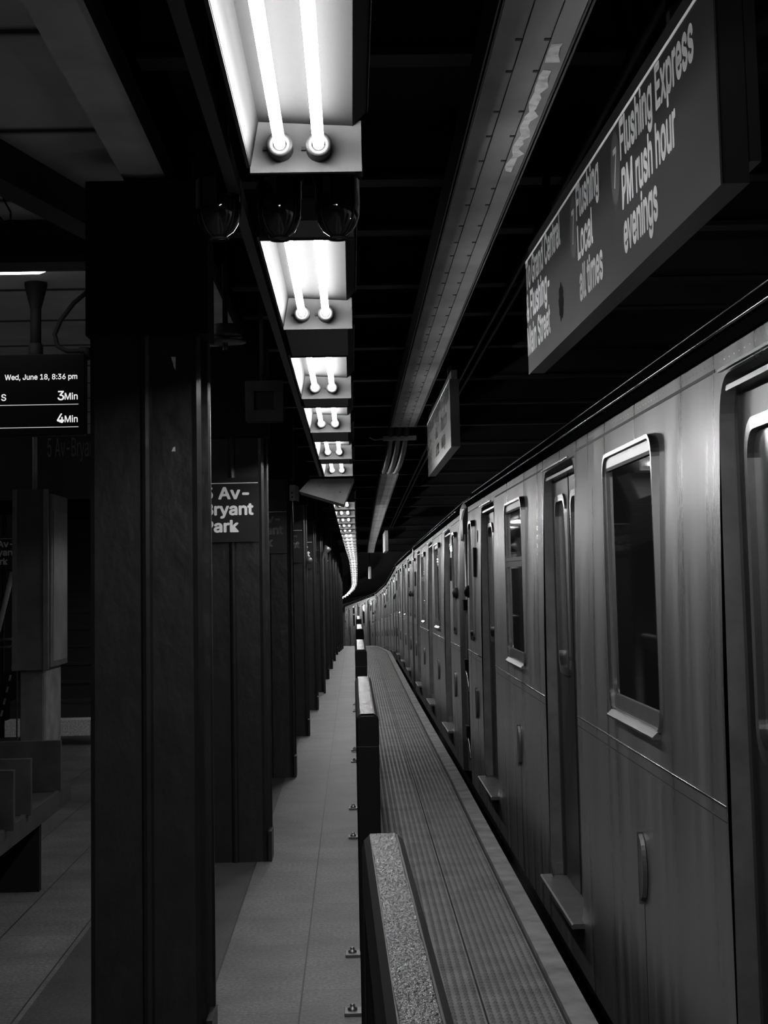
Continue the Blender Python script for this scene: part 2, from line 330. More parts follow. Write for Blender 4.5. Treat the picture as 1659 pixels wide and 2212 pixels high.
# ------------------------------------------------------------------ lettering
GLYPHS = {'&':(448,[[197,-7,165,-5,136,1,110,12,88,26,69,42,54,62,43,84,36,108,34,133,37,163,47,189,63,213,85,235,101,249,120,264,140,279,216,335,226,343,237,352,246,363,255,375,260,389,262,405,258,427,245,445,226,457,201,461,184,459,168,453,155,444,145,431,139,416,137,399,139,380,145,363,155,346,169,327,185,307,204,284,438,0,364,0,171,231,121,293,108,310,96,327,87,344,78,370,75,398,77,420,82,440,91,458,109,481,134,499,154,507,176,512,200,513,224,512,246,507,266,499,290,482,308,459,320,433,324,404,322,382,315,362,305,342,291,325,275,308,256,293,154,217,135,202,121,188,110,174,100,154,97,131,100,108,109,87,124,70,143,57,166,49,193,46,223,50,251,59,269,69,286,81,301,95,315,112,327,131,336,151,343,174,348,198,349,224,408,224,406,194,403,167,397,144,385,115,371,92,357,75,345,62,333,47,315,30,294,17,271,7,246,-1,221,-5]]),',':(188,[[38,-119,68,71,137,71,84,-119]]),'-':(453,[[337,244,337,188,114,188,114,244]]),'1':(453,[[76,0,76,55,391,55,391,0],[276,509,276,0,212,0,212,448,209,448,86,358,86,427,198,509]]),'3':(453,[[218,-7,188,-5,159,1,133,10,108,22,88,38,70,57,57,79,48,104,44,132,109,132,115,107,126,87,144,71,165,59,191,52,219,50,248,53,275,61,297,74,315,93,325,116,329,145,326,172,316,196,299,217,275,234,254,241,229,246,201,248,157,248,157,299,288,448,288,452,70,452,70,509,372,509,372,461,211,278,211,289,247,290,279,286,308,276,333,262,354,244,371,222,383,198,391,173,393,145,390,116,383,90,370,66,354,45,333,27,309,12,281,2,251,-5]]),'4':(453,[[40,105,40,158,247,509,311,509,109,166,109,163,413,163,413,105],[282,0,282,121,282,146,282,318,343,318,343,0]]),'5':(453,[[221,-7,192,-5,165,1,140,11,118,25,99,41,83,60,71,82,63,105,60,130,122,130,127,108,138,89,154,73,173,60,196,52,221,50,250,53,276,64,298,82,314,104,324,131,328,162,326,183,321,203,314,221,297,244,275,262,248,273,218,277,192,275,167,268,145,258,128,246,67,253,96,509,366,509,366,452,151,452,134,301,136,301,155,315,178,325,203,331,229,334,252,332,274,328,294,321,313,311,330,299,345,285,358,269,370,251,379,231,386,210,390,187,391,163,388,132,381,102,369,76,352,52,332,32,309,15,282,3,253,-4]]),'6':(453,[[226,-7,196,-4,168,3,142,15,119,31,100,51,84,74,73,101,66,130,64,162,65,187,71,212,80,239,93,268,112,302,137,340,252,509,322,509,151,261,145,261,154,275,165,288,179,299,196,307,214,312,235,314,265,312,291,305,316,295,337,280,355,262,370,240,380,215,387,187,389,157,387,127,379,98,368,73,352,50,333,30,310,14,284,3,257,-4],[226,48,254,52,279,63,299,79,314,101,324,128,327,157,324,187,314,213,299,235,279,251,254,262,226,265,198,262,174,252,153,235,138,214,128,188,125,158,128,128,138,102,153,79,174,63,198,52]]),'7':(453,[[97,0,323,448,323,452,62,452,62,509,391,509,391,449,165,0]]),'8':(453,[[226,-7,193,-5,163,1,136,11,111,25,91,42,74,62,62,84,54,109,52,135,53,156,58,176,65,195,81,220,101,241,125,256,153,265,153,267,129,276,109,289,93,308,80,330,73,354,70,380,73,405,79,429,90,450,106,469,124,485,146,498,170,508,197,514,226,516,255,514,282,508,306,498,328,485,346,469,361,450,373,429,379,405,382,380,379,354,372,330,359,308,343,289,323,276,300,267,300,265,327,256,351,241,372,220,387,195,395,176,399,156,401,135,398,109,391,84,378,62,362,42,341,25,317,11,289,1,259,-5],[226,49,258,52,285,60,307,74,323,91,333,113,337,139,333,165,322,189,305,208,283,223,256,232,226,235,196,232,169,223,147,208,130,189,119,165,115,139,119,113,129,91,145,74,167,60,185,54,205,50],[226,290,252,292,274,300,293,313,307,330,316,351,319,376,316,399,308,420,294,437,275,449,252,457,226,460,200,457,177,449,159,437,145,420,136,399,133,376,136,351,145,330,159,313,178,300,201,292]]),':':(188,[[95,-4,78,-1,63,9,53,24,50,41,53,59,63,73,78,83,95,87,113,83,128,73,138,59,141,41,138,24,128,9,113,-1],[95,271,78,274,63,284,53,299,50,316,53,334,63,349,78,359,95,362,113,359,128,349,138,334,141,316,138,299,128,284,113,274]]),'A':(480,[[16,0,201,509,276,509,463,0,395,0,287,302,280,323,272,346,264,372,255,402,244,438,232,478,245,478,233,437,222,402,213,371,204,345,197,322,191,302,85,0],[110,142,110,199,370,199,370,142]]),'B':(456,[[60,0,60,509,241,509,274,507,304,501,329,491,350,477,367,461,381,442,390,421,396,398,398,374,395,344,387,320,373,301,356,286,336,275,315,267,315,262,339,257,363,245,385,227,402,203,411,184,416,161,418,136,416,111,410,88,400,67,386,48,368,31,344,18,317,8,284,2,247,0],[125,57,245,57,281,60,309,67,330,80,344,96,353,115,355,137,352,161,342,184,327,203,306,218,279,228,248,231,125,231],[125,285,238,285,265,288,288,296,308,309,323,326,333,348,336,372,333,393,326,412,313,429,294,442,270,449,240,452,125,452]]),'C':(510,[[267,-7,225,-3,186,7,150,25,119,49,92,79,70,115,53,157,44,203,40,254,44,305,53,352,70,393,92,429,119,459,150,484,186,501,225,512,267,516,293,514,317,511,340,504,362,496,383,485,402,471,419,456,435,438,448,418,459,397,467,373,473,348,408,348,401,373,389,395,375,413,357,428,337,440,315,449,292,454,267,456,237,453,209,445,184,432,161,414,141,391,125,364,113,332,106,295,103,254,106,213,113,177,125,145,141,117,161,94,184,76,210,63,237,56,267,53,292,55,315,60,337,69,357,81,375,96,389,114,401,136,408,160,473,160,467,135,459,112,448,91,435,71,420,53,402,38,383,24,363,13,341,5,317,-2,293,-6]]),'E':(419,[[60,0,60,509,372,509,372,452,125,452,125,286,355,286,355,229,125,229,125,57,375,57,375,0]]),'F':(410,[[60,0,60,509,369,509,369,452,125,452,125,278,346,278,346,221,125,221,125,0]]),'G':(520,[[269,-7,225,-3,185,7,149,25,118,49,91,79,69,116,53,157,43,203,40,254,43,305,53,352,69,393,91,429,117,459,149,484,184,501,223,512,265,516,291,514,316,510,340,504,363,494,384,483,403,469,421,453,436,436,449,416,460,395,468,373,474,349,408,349,399,372,387,393,373,411,356,427,337,439,315,448,291,454,265,456,236,453,209,445,183,432,160,414,141,392,125,364,113,332,106,295,103,254,106,213,113,177,125,145,141,117,161,95,184,76,210,63,238,56,269,53,296,55,322,61,345,71,365,85,382,102,396,123,407,147,413,173,415,202,434,199,283,199,283,256,478,256,478,200,475,160,466,124,451,91,431,62,406,38,377,19,344,5,308,-4]]),'J':(396,[[185,-7,143,-2,106,11,75,33,52,63,38,100,33,145,33,173,98,173,98,145,100,117,108,93,122,74,139,61,160,53,185,50,209,53,230,61,248,74,261,93,269,117,272,145,272,509,336,509,336,145,332,100,318,63,294,33,263,11,227,-2]]),'L':(393,[[60,0,60,509,125,509,125,57,361,57,361,0]]),'M':(628,[[60,0,60,509,152,509,277,187,287,159,299,123,311,84,322,49,307,49,318,83,330,121,342,158,352,187,476,509,568,509,568,0,504,0,504,291,504,327,505,369,506,413,507,457,513,457,505,433,498,409,482,363,467,322,456,291,342,0,286,0,170,291,159,321,145,361,129,408,112,457,119,457,120,416,121,372,122,328,122,291,122,0]]),'P':(445,[[60,0,60,509,235,509,272,506,305,499,332,487,356,471,375,452,390,430,400,404,407,377,409,348,407,318,400,291,390,265,375,243,356,223,332,207,305,195,272,188,235,186,109,186,109,242,233,242,257,244,279,248,297,256,318,272,333,294,342,319,344,348,342,376,333,402,318,423,297,439,279,446,257,451,232,452,125,452,125,0]]),'S':(447,[[224,-9,188,-7,156,-1,128,9,102,23,81,40,64,60,51,83,42,109,38,137,104,137,110,110,123,88,142,71,166,59,194,52,224,49,246,50,267,54,286,60,311,74,329,92,341,114,346,139,342,161,332,179,316,193,296,205,272,214,245,222,184,239,145,253,112,269,86,289,67,313,56,341,52,372,54,400,62,425,75,448,92,468,113,484,138,498,165,508,195,514,227,516,259,514,289,508,316,498,340,484,360,468,377,449,390,427,398,403,401,378,337,378,332,402,320,421,302,437,280,449,254,456,225,459,194,456,167,448,145,435,129,418,118,398,115,376,119,352,131,334,148,319,169,308,191,300,212,293,264,279,287,272,312,264,336,252,359,238,379,220,395,198,402,180,407,161,408,139,406,112,399,87,386,64,370,43,349,25,323,11,294,0,261,-7]]),'T':(449,[[32,452,32,509,417,509,417,452,257,452,257,0,193,0,193,452]]),'W':(686,[[155,0,16,509,82,509,163,196,170,171,175,145,187,94,192,67,197,40,189,40,194,67,200,94,205,120,211,145,224,196,306,509,380,509,462,196,468,171,474,145,486,94,492,67,497,40,488,40,493,67,499,94,504,120,510,145,523,196,603,509,670,509,530,0,455,0,368,323,362,345,357,368,351,391,346,417,341,445,336,475,350,475,345,446,340,420,335,395,330,371,324,347,318,323,230,0]]),'a':(389,[[160,-9,137,-7,115,-3,94,5,76,15,60,29,48,45,38,63,32,84,30,108,34,138,43,161,58,179,78,193,100,203,125,211,152,216,178,220,234,227,252,230,265,235,273,243,276,255,276,257,273,279,267,297,256,311,240,322,220,329,196,331,171,329,149,322,132,313,118,301,107,288,100,274,41,291,51,313,64,331,79,346,95,358,114,368,133,375,153,380,173,383,194,384,215,383,239,379,263,372,286,360,306,343,322,320,330,301,335,278,337,251,337,0,277,0,277,52,272,52,264,38,252,25,236,12,215,1,190,-6],[170,45,202,49,228,59,248,74,263,93,272,115,276,138,276,190,270,186,259,182,246,179,231,176,200,171,175,168,154,164,134,159,117,150,103,139,95,124,92,105,94,87,102,72,114,61,130,52,149,47]]),'c':(396,[[207,-8,174,-5,144,3,117,16,93,35,72,58,56,85,44,116,37,150,34,187,37,225,44,260,56,291,72,318,93,341,117,360,144,374,174,382,207,384,234,383,260,377,284,368,305,356,324,341,340,322,353,301,362,277,303,262,298,276,290,289,281,301,270,311,257,319,242,325,226,329,207,330,184,328,163,321,145,310,130,296,118,278,108,258,102,236,98,212,96,187,98,163,102,139,108,117,118,97,130,80,145,66,163,55,184,49,207,46,226,48,243,52,258,58,271,66,282,76,292,89,299,102,304,117,363,102,354,78,341,56,325,37,306,21,285,9,261,-1,235,-6]]),'d':(424,[[195,-8,165,-6,137,3,111,16,89,34,70,57,55,84,43,116,36,151,34,189,36,227,43,261,55,293,70,320,89,342,112,361,137,374,165,382,196,384,228,381,253,373,272,360,287,346,298,331,306,319,311,319,311,509,372,509,372,0,313,0,313,59,307,59,298,46,287,31,272,17,252,4,227,-5],[205,47,226,49,246,55,263,65,278,78,290,95,299,115,306,138,310,162,312,189,310,216,306,241,300,263,290,282,278,299,263,312,246,322,227,328,205,330,182,328,162,322,145,311,130,298,118,281,108,261,102,239,98,215,96,189,98,163,102,139,109,117,118,97,130,80,145,66,162,55,182,49]]),'e':(404,[[212,-8,177,-5,145,3,117,16,92,35,72,58,56,85,44,116,37,150,34,187,36,224,44,258,55,290,71,317,91,340,115,359,142,373,172,382,205,384,226,383,246,380,266,374,285,366,303,355,319,341,334,324,347,305,357,282,365,256,370,227,371,194,371,169,75,169,75,221,338,221,310,202,308,226,304,248,298,269,283,294,263,314,237,326,205,330,183,328,164,323,146,313,125,294,109,270,99,241,96,211,96,178,98,151,102,127,110,106,121,88,135,73,151,61,169,53,190,48,212,46,234,48,254,53,271,61,285,73,297,88,306,105,365,91,353,63,335,39,320,26,302,14,283,4,261,-3,237,-7]]),'g':(425,[[207,-151,180,-149,156,-146,134,-140,105,-127,82,-110,64,-91,51,-69,101,-41,110,-53,122,-66,136,-78,154,-88,178,-95,207,-97,236,-95,261,-87,282,-75,298,-58,308,-34,311,-6,311,68,306,68,298,56,287,41,272,28,252,16,227,8,195,5,165,7,138,14,113,27,90,43,71,65,55,90,43,120,36,154,34,191,36,229,43,263,55,293,71,320,90,342,112,361,138,374,166,382,196,384,228,382,253,373,273,360,288,346,299,331,308,319,313,319,313,379,372,379,372,-9,370,-40,363,-67,350,-90,334,-109,314,-124,291,-136,265,-144,237,-149],[205,59,227,61,246,66,264,75,285,95,300,121,307,142,311,166,312,193,311,219,307,242,300,264,291,283,279,299,264,312,247,322,227,328,205,330,182,328,163,322,145,312,130,298,118,282,109,262,102,241,98,218,96,193,98,167,102,144,109,123,124,96,145,76,163,66,183,61]]),'h':(410,[[114,227,114,0,53,0,53,509,114,509,114,287,102,287,116,319,132,344,152,362,175,374,200,382,227,384,252,383,275,377,295,369,313,356,328,340,341,321,350,298,355,271,357,240,357,0,296,0,296,235,293,263,286,286,273,304,256,318,235,326,210,329,184,326,161,317,141,303,126,283,117,257]]),'i':(167,[[53,0,53,379,114,379,114,0],[84,443,67,446,54,455,44,468,41,483,44,499,54,512,67,521,84,524,100,521,114,512,123,499,126,483,123,468,114,455,100,446]]),'k':(381,[[110,137,110,212,121,212,284,379,360,379,184,199,177,199],[53,0,53,509,114,509,114,0],[294,0,148,186,191,229,372,0]]),'l':(189,[[139,-2,112,0,91,8,74,20,62,37,55,59,53,84,53,509,114,509,114,99,115,77,120,62,130,54,146,52,160,53,170,54,181,3,162,-1,151,-2]]),'m':(610,[[53,0,53,379,112,379,112,295,108,295,118,323,132,346,151,363,172,376,195,384,219,386,245,383,268,375,287,361,303,342,314,320,321,295,312,295,322,321,337,343,357,361,381,375,407,383,437,386,458,385,478,380,497,372,514,361,529,346,541,328,550,307,555,283,557,255,557,0,496,0,496,254,493,279,485,298,473,313,447,326,419,330,395,328,374,320,358,307,345,290,338,270,335,247,335,0,274,0,274,260,269,288,253,311,229,326,199,330,178,328,158,320,140,307,126,289,117,266,114,238,114,0]]),'n':(410,[[114,227,114,0,53,0,53,379,112,379,112,287,102,287,116,319,132,344,152,362,175,374,200,382,227,384,252,383,275,377,295,369,313,356,328,340,341,321,350,298,355,271,357,240,357,0,296,0,296,235,293,263,286,286,273,304,256,318,235,326,210,329,184,326,161,317,141,303,126,283,117,257]]),'o':(415,[[207,-8,174,-5,144,3,117,16,93,35,72,58,56,85,44,116,37,150,34,187,37,225,44,260,56,291,72,318,93,341,117,360,144,374,174,382,207,384,241,382,271,374,299,360,323,341,343,318,359,291,371,260,379,225,381,187,379,150,371,116,359,85,343,58,323,35,299,16,271,3,241,-5],[207,46,231,49,252,55,270,66,285,80,298,97,307,117,314,139,318,163,319,187,318,212,314,236,307,258,298,278,285,296,270,310,252,321,231,328,207,330,184,328,163,321,145,310,130,296,118,278,108,258,102,236,98,212,96,187,98,163,102,139,108,117,118,97,130,80,145,66,163,55,184,49]]),'p':(424,[[53,-143,53,379,112,379,112,319,118,319,126,331,137,346,152,360,171,373,197,381,229,384,259,382,287,374,313,361,335,342,354,320,370,293,381,261,388,227,390,189,388,151,381,116,370,84,355,57,336,34,313,16,288,3,260,-6,229,-8,198,-5,173,4,153,17,138,31,127,46,118,59,114,59,114,-143],[220,47,242,49,262,55,279,66,294,80,306,97,316,117,323,139,327,163,328,189,327,215,323,239,316,261,307,281,295,298,280,311,262,322,243,328,220,330,198,328,178,322,161,312,147,299,134,282,125,263,118,241,114,216,113,189,114,162,118,138,125,115,135,95,147,78,162,65,179,55,198,49]]),'r':(259,[[53,0,53,379,112,379,112,321,115,321,130,347,152,367,171,377,191,383,213,385,229,384,243,384,243,322,230,324,219,325,207,326,182,323,159,315,140,301,126,284,117,262,114,237,114,0]]),'s':(365,[[182,-8,157,-7,133,-3,112,3,93,12,76,24,62,38,50,54,41,73,36,94,94,107,105,79,124,60,150,49,181,45,206,47,227,53,244,62,262,81,268,103,265,121,254,136,237,147,212,155,149,170,118,180,92,192,72,208,58,227,50,249,47,274,49,295,55,314,65,332,79,347,95,360,115,370,137,378,161,383,187,384,212,383,234,379,254,372,279,358,299,339,314,316,324,290,268,277,258,298,243,316,219,328,187,333,156,329,131,317,114,299,109,277,112,258,124,243,144,232,172,223,229,209,261,200,287,187,306,171,320,153,328,131,331,107,329,85,323,65,312,47,298,31,281,18,260,6,236,-2,210,-7]]),'t':(227,[[204,379,204,327,6,327,6,379],[65,471,126,471,126,98,128,76,136,61,150,53,170,50,185,51,202,54,213,2,203,-1,192,-3,180,-4,168,-4,138,-1,113,7,92,21,77,41,68,64,65,93]]),'u':(410,[[182,-5,158,-3,135,2,115,11,97,23,82,39,69,59,60,82,54,109,53,139,53,379,114,379,114,144,116,117,124,94,137,75,154,61,175,53,200,50,226,53,249,62,268,77,283,97,293,122,296,153,296,379,357,379,357,0,298,0,298,92,307,92,294,60,277,35,257,17,234,5,209,-3]]),'v':(389,[[163,0,17,379,84,379,165,155,173,132,180,110,187,87,193,64,199,42,206,21,184,21,191,42,197,64,203,87,209,110,216,132,224,155,305,379,371,379,226,0]]),'x':(379,[[21,0,171,218,171,171,29,379,100,379,147,306,159,287,170,270,179,253,193,229,207,206,175,206,190,229,202,253,211,270,222,287,233,306,282,379,352,379,209,169,209,214,358,0,287,0,231,85,214,112,200,136,187,159,173,182,205,182,191,159,178,136,165,112,148,85,91,0]]),'y':(389,[[47,-139,61,-86,71,-87,88,-90,104,-89,118,-84,130,-74,141,-58,151,-36,163,-1,17,379,84,379,165,155,173,132,180,109,187,87,193,64,199,42,206,21,184,21,190,42,196,64,202,87,209,110,216,132,224,155,305,379,371,379,204,-58,191,-85,177,-107,159,-124,139,-136,117,-143,91,-145,77,-145,65,-143,54,-141]]),' ':(188,[])}
def text_curve_mesh(txt, bold=.02, track=0):
    cu = bpy.data.curves.new('lettering', 'CURVE'); cu.dimensions = '2D'; cu.fill_mode = 'BOTH'
    x = 0.
    for ch in txt:
        adv, sps = GLYPHS[ch]
        for q in sps:
            n = len(q)//2
            sp = cu.splines.new('POLY'); sp.points.add(n-1); sp.use_cyclic_u = True
            for i in range(n): sp.points[i].co = (q[2*i]/1000+x, q[2*i+1]/1000, 0, 1)
        x += adv/1000+track
    o = bpy.data.objects.new('lettering', cu)
    me = bpy.data.meshes.new_from_object(o)
    v = [(p.co.x, p.co.y) for p in me.vertices]; f = [tuple(p.vertices) for p in me.polygons]
    bpy.data.objects.remove(o); bpy.data.curves.remove(cu); bpy.data.meshes.remove(me)
    return v, f, x
CAP = max(GLYPHS['P'][1][0][1::2])/1000
def text_on(mb, txt, origin, ux, uz, cap, width=None, bold=.02, right=False, mi=0):
    """writes txt on a plane: origin is the baseline's start (or its end), ux/uz the plane's axes"""
    v, f, adv = text_curve_mesh(txt, bold)
    x0 = min(p[0] for p in v); x1 = max(p[0] for p in v)
    k = cap/CAP; kx = k if width is None else width/(x1-x0)
    o, ux, uz = Vector(origin), Vector(ux), Vector(uz)
    sh = x1 if right else x0
    ring8 = [(0, 0)]+[(math.cos(i*math.pi/4)*bold, math.sin(i*math.pi/4)*bold) for i in range(8)] if bold else [(0, 0)]
    for dx, dz in ring8: mb.add([o+ux*((p[0]-sh+dx)*kx)+uz*((p[1]+dz)*k) for p in v], f, mi)
    return mb
# ================================================================== SETTING
FAR = 104
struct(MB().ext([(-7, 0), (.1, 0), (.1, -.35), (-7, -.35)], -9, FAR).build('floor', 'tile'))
struct(MB().ext([(.1, -.02), (.85, -.02), (.85, -1.15), (.1, -1.15)], -9, FAR).build('trim_1', 'base'))
struct(MB().ext([(.757, 0.004), (.85, 0.004), (.85, -.3), (.757, -.3)], -9, FAR).build('trim_2', 'concrete'))
struct(MB().ext([(.85, -1.15), (5.2, -1.15), (5.2, -1.3), (.85, -1.3)], -9, FAR, step=4).build('floor_track', 'soot'))
struct(MB().ext([(5.0, -1.3), (5.2, -1.3), (5.2, 3.8), (5.0, 3.8)], -9, FAR, step=4).build('wall_right', 'soot'))
struct(MB().ext([(-7.2, -.3), (-7, -.3), (-7, 3.8), (-7.2, 3.8)], -9, FAR, step=4).build('wall_left', 'soot'))
struct(MB().ext([(-7, 3.09), (-.77, 3.09), (-.77, 3.5), (-7, 3.5)], -9, FAR, step=2).build('ceiling', 'ceiling'))
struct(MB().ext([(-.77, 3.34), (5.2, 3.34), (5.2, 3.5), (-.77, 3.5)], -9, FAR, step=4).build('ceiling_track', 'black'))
b = MB().ext([(-.77, 3.0), (-.615, 3.0), (-.615, 3.05), (-.77, 3.05)], -9, FAR, 0, 2)
b.ext([(-.615, 2.985), (-.6, 2.985), (-.6, 3.4), (-.615, 3.4)], -9, FAR, 1, 2)
b.ext([(-.785, 3.05), (-.6, 3.05), (-.6, 3.4), (-.785, 3.4)], -9, FAR, 1, 2)
struct(b.build('beam_long', ['soffit', 'black']))
# dark cross girders over the track side
g = MB()
for s in [1.6, 3.1, 4.66, 6.15, 7.06, 8.4, 9.34, 10.7, 12.46, 14.2, 16, 18, 20, 22.5, 25, 28, 31, 35, 40, 46, 53]:
    gm = MB()
    x, _, z = wp(0, s, 3.12)
    gm.box(-.6+x, 5+x, s-.06, s+.06, z, z+.02).box(-.6+x, 5+x, s-.012, s+.012, z+.02, z+.3)
    struct(gm.build('beam', 'girder'))
# cross beam and skew brace under the pale ceiling at the left
struct(MB().box(-6.9, -.9, 6.55, 6.63, 2.93, 3.09).box(-6.9, -.9, 6.49, 6.69, 2.90, 2.93).build('beam', 'girder'))
bm_ = MB()
p0, p1 = Vector((-1.52, 3.8, 0)), Vector((-.9, 6.45, 0)); dr = (p1-p0).normalized(); nr = Vector((dr.y, -dr.x, 0))
for a0, a1, z0, z1, mi in ((-.055, .055, 2.93, 2.955, 0), (-.012, .012, 2.955, 3.09, 0)):
    q = [p0+nr*a0, p0+nr*a1, p1+nr*a1, p1+nr*a0]
    bm_.plan([(v.x, v.y) for v in q], z0, z1, mi)
struct(bm_.build('beam', 'girder'))

# ------------------------------------------------------------------ tactile warning strips with their domes
def tactile(x0, x1, rows, name, label):
    b = MB().ext([(x0, 0), (x1, 0), (x1, -.02), (x0, -.02)], -2, 70, 0, 1.5)
    r = .0105; h = .0055; n = 7
    s = 4.6; k = 0
    while s < 62:
        n = 7 if s < 16 else 4
        ring = [(math.cos(2*math.pi*i/n+.4), math.sin(2*math.pi*i/n+.4)) for i in range(n)]
        for q in range(rows):
            x = x0+(x1-x0)*(q+.5)/rows
            X, Y, Z = wp(x, s, 0)
            vs = [(X+c*r, Y+d*r*1.25, Z+.0003) for c, d in ring]+[(X+c*r*.62, Y+d*r*.8, Z+h) for c, d in ring]
            fs = [(i, (i+1) % n, n+(i+1) % n, n+i) for i in range(n)]
            b.add(vs, fs, 0, True)
            b.add(vs[n:], [tuple(range(n))], 1)
        s += .0445 if s < 30 else .07; k += 1
    o = b.build(name, ['tactile', 'dome'])
    return tag(o, label, 'tactile paving')
tactile(.1, .458, 11, 'tactile_strip', 'domed tactile strip running beside the black barriers')
tactile(.466, .737, 9, 'tactile_strip', 'domed tactile strip along the platform edge by the train')

# ------------------------------------------------------------------ riveted columns and their station signs
def column_parts(root):
    b = MB()
    fl = [(-.175, 0), (-.19, .008), (-.19, .03), (-.175, .04), (-.02, .03), (.14, .03), (.165, .045), (.183, .034), (.186, .012), (.172, -.004), (.155, .0),
          (.02, .0), (.012, -.016), (.0, -.022), (-.012, -.016), (-.02, 0)]
    b.plan(fl, 0, 2.97)
    b.build('front_flange', 'column', root)
    MB().box(-.012, .012, .03, .17, 0, 2.97).build('web', 'column', root)
    MB().plan([(-.19, .17), (.195, .17), (.203, .178), (.203, .195), (.19, .2), (-.19, .2)], 0, 2.97).build('back_flange', 'column', root)
    MB().box(.187, .207, -.006, .206, 0, .17).build('base_casing', 'column', root)
    MB().box(-.2, .215, -.03, .23, 2.44, 2.975).build('column_head', 'black', root)
def sign_parts(root):
    """a station sign, drawn about its left edge; x to the right, face towards -y"""
    MB().box(0, .342, -.012, 0, 1.826, 2.2).build('sign_plate', 'sign_black', root)
    MB().box(.004, .338, -.0138, -.012, 2.166, 2.1705).build('stripe', 'letter', root)
    for i, (t, z) in enumerate((('5 Av-', 2.078), ('Bryant', 1.985), ('Park', 1.886))):
        wd = {'5 Av-': .258, 'Bryant': .283, 'Park': .197}[t]
        text_on(MB(), t, (.024, -.0135, z), (1, 0, 0), (0, 0, 1), .065, wd, .03).build('lettering', 'letter', root)
_o = 'first second third fourth fifth sixth seventh eighth ninth'.split()
ORD = _o+'tenth eleventh twelfth thirteenth fourteenth fifteenth sixteenth seventeenth eighteenth nineteenth'.split()
for t_ in ('twent', 'thirt', 'fort', 'fift', 'sixt'): ORD += [t_+'ieth']+[t_+'y-'+q for q in _o]
cs = [5.5, 9.5, 13.5, 17.4, 21.3, 25.2, 29.1, 33, 36.9, 40.8, 44.7, 48.6, 52.5, 56.4]
first = None
for i, s in enumerate(cs):
    X = -.692 if i else -.690
    loc = wp(X, s, 0)
    if i == 0:
        lab = 'dark steel column with torn sticker scraps, the largest and nearest of the row'
        first = thing('steel_column', lab, 'column', loc, head(s), 'steel columns along the platform'); column_parts(first)
    else:
        lab = f'dark steel column, {ORD[i]} from the front in the row beside the track' if i != 1 else 'dark steel column carrying the sign whose left edge is hidden, second of the row'
        dup(first, loc, head(s), lab)
lc = dup(first, wp(-3.86, 18.1, 0), 0, 'dark steel column far left past the grey pillar, beside the stair rail')
lc['group'] = 'steel columns of the far aisle'
fs_ = None
for i, s in enumerate(cs[1:8]):
    loc = wp(-.876, s-.024, 0)
    if fs_ is None:
        fs_ = thing('station_sign', 'black station sign on the second column, most of its white lettering in view', 'sign', loc, head(s), 'station signs on the columns'); sign_parts(fs_)
    else:
        dup(fs_, loc, head(s), f'black station sign mostly hidden, on the {ORD[i+1]} column of the row')
dup(fs_, wp(-4.035, 18.07, 0), 0, 'black station sign at the far left behind the grey pillar', 'station signs of the far aisle')
# torn stickers on the nearest column
for (pts, lab) in (([(0, 0), (.016, 0), (.0155, -.046), (.010, -.036), (.006, -.018)], 'torn white sticker scrap high on the nearest column'),
                   ([(0, 0), (.013, 0), (.0125, .016), (.006, .014)], 'small torn white sticker scrap low on the nearest column')):
    z0 = 2.366 if 'high' in lab else 2.042
    vs = [(-.604+x, 5.5-.0012, z0+z) for x, z in pts]; n = len(pts)
    vs += [(x, y+.001, z) for x, y, z in vs]
    o = MB().add(vs, [tuple(range(n))]+[tuple(range(2*n-1, n-1, -1))]+[(i, (i+1) % n, n+(i+1) % n, n+i) for i in range(n)]).build('sticker_scrap', 'flaked')
    tag(o, lab, 'sticker', 'sticker scraps on the nearest column')

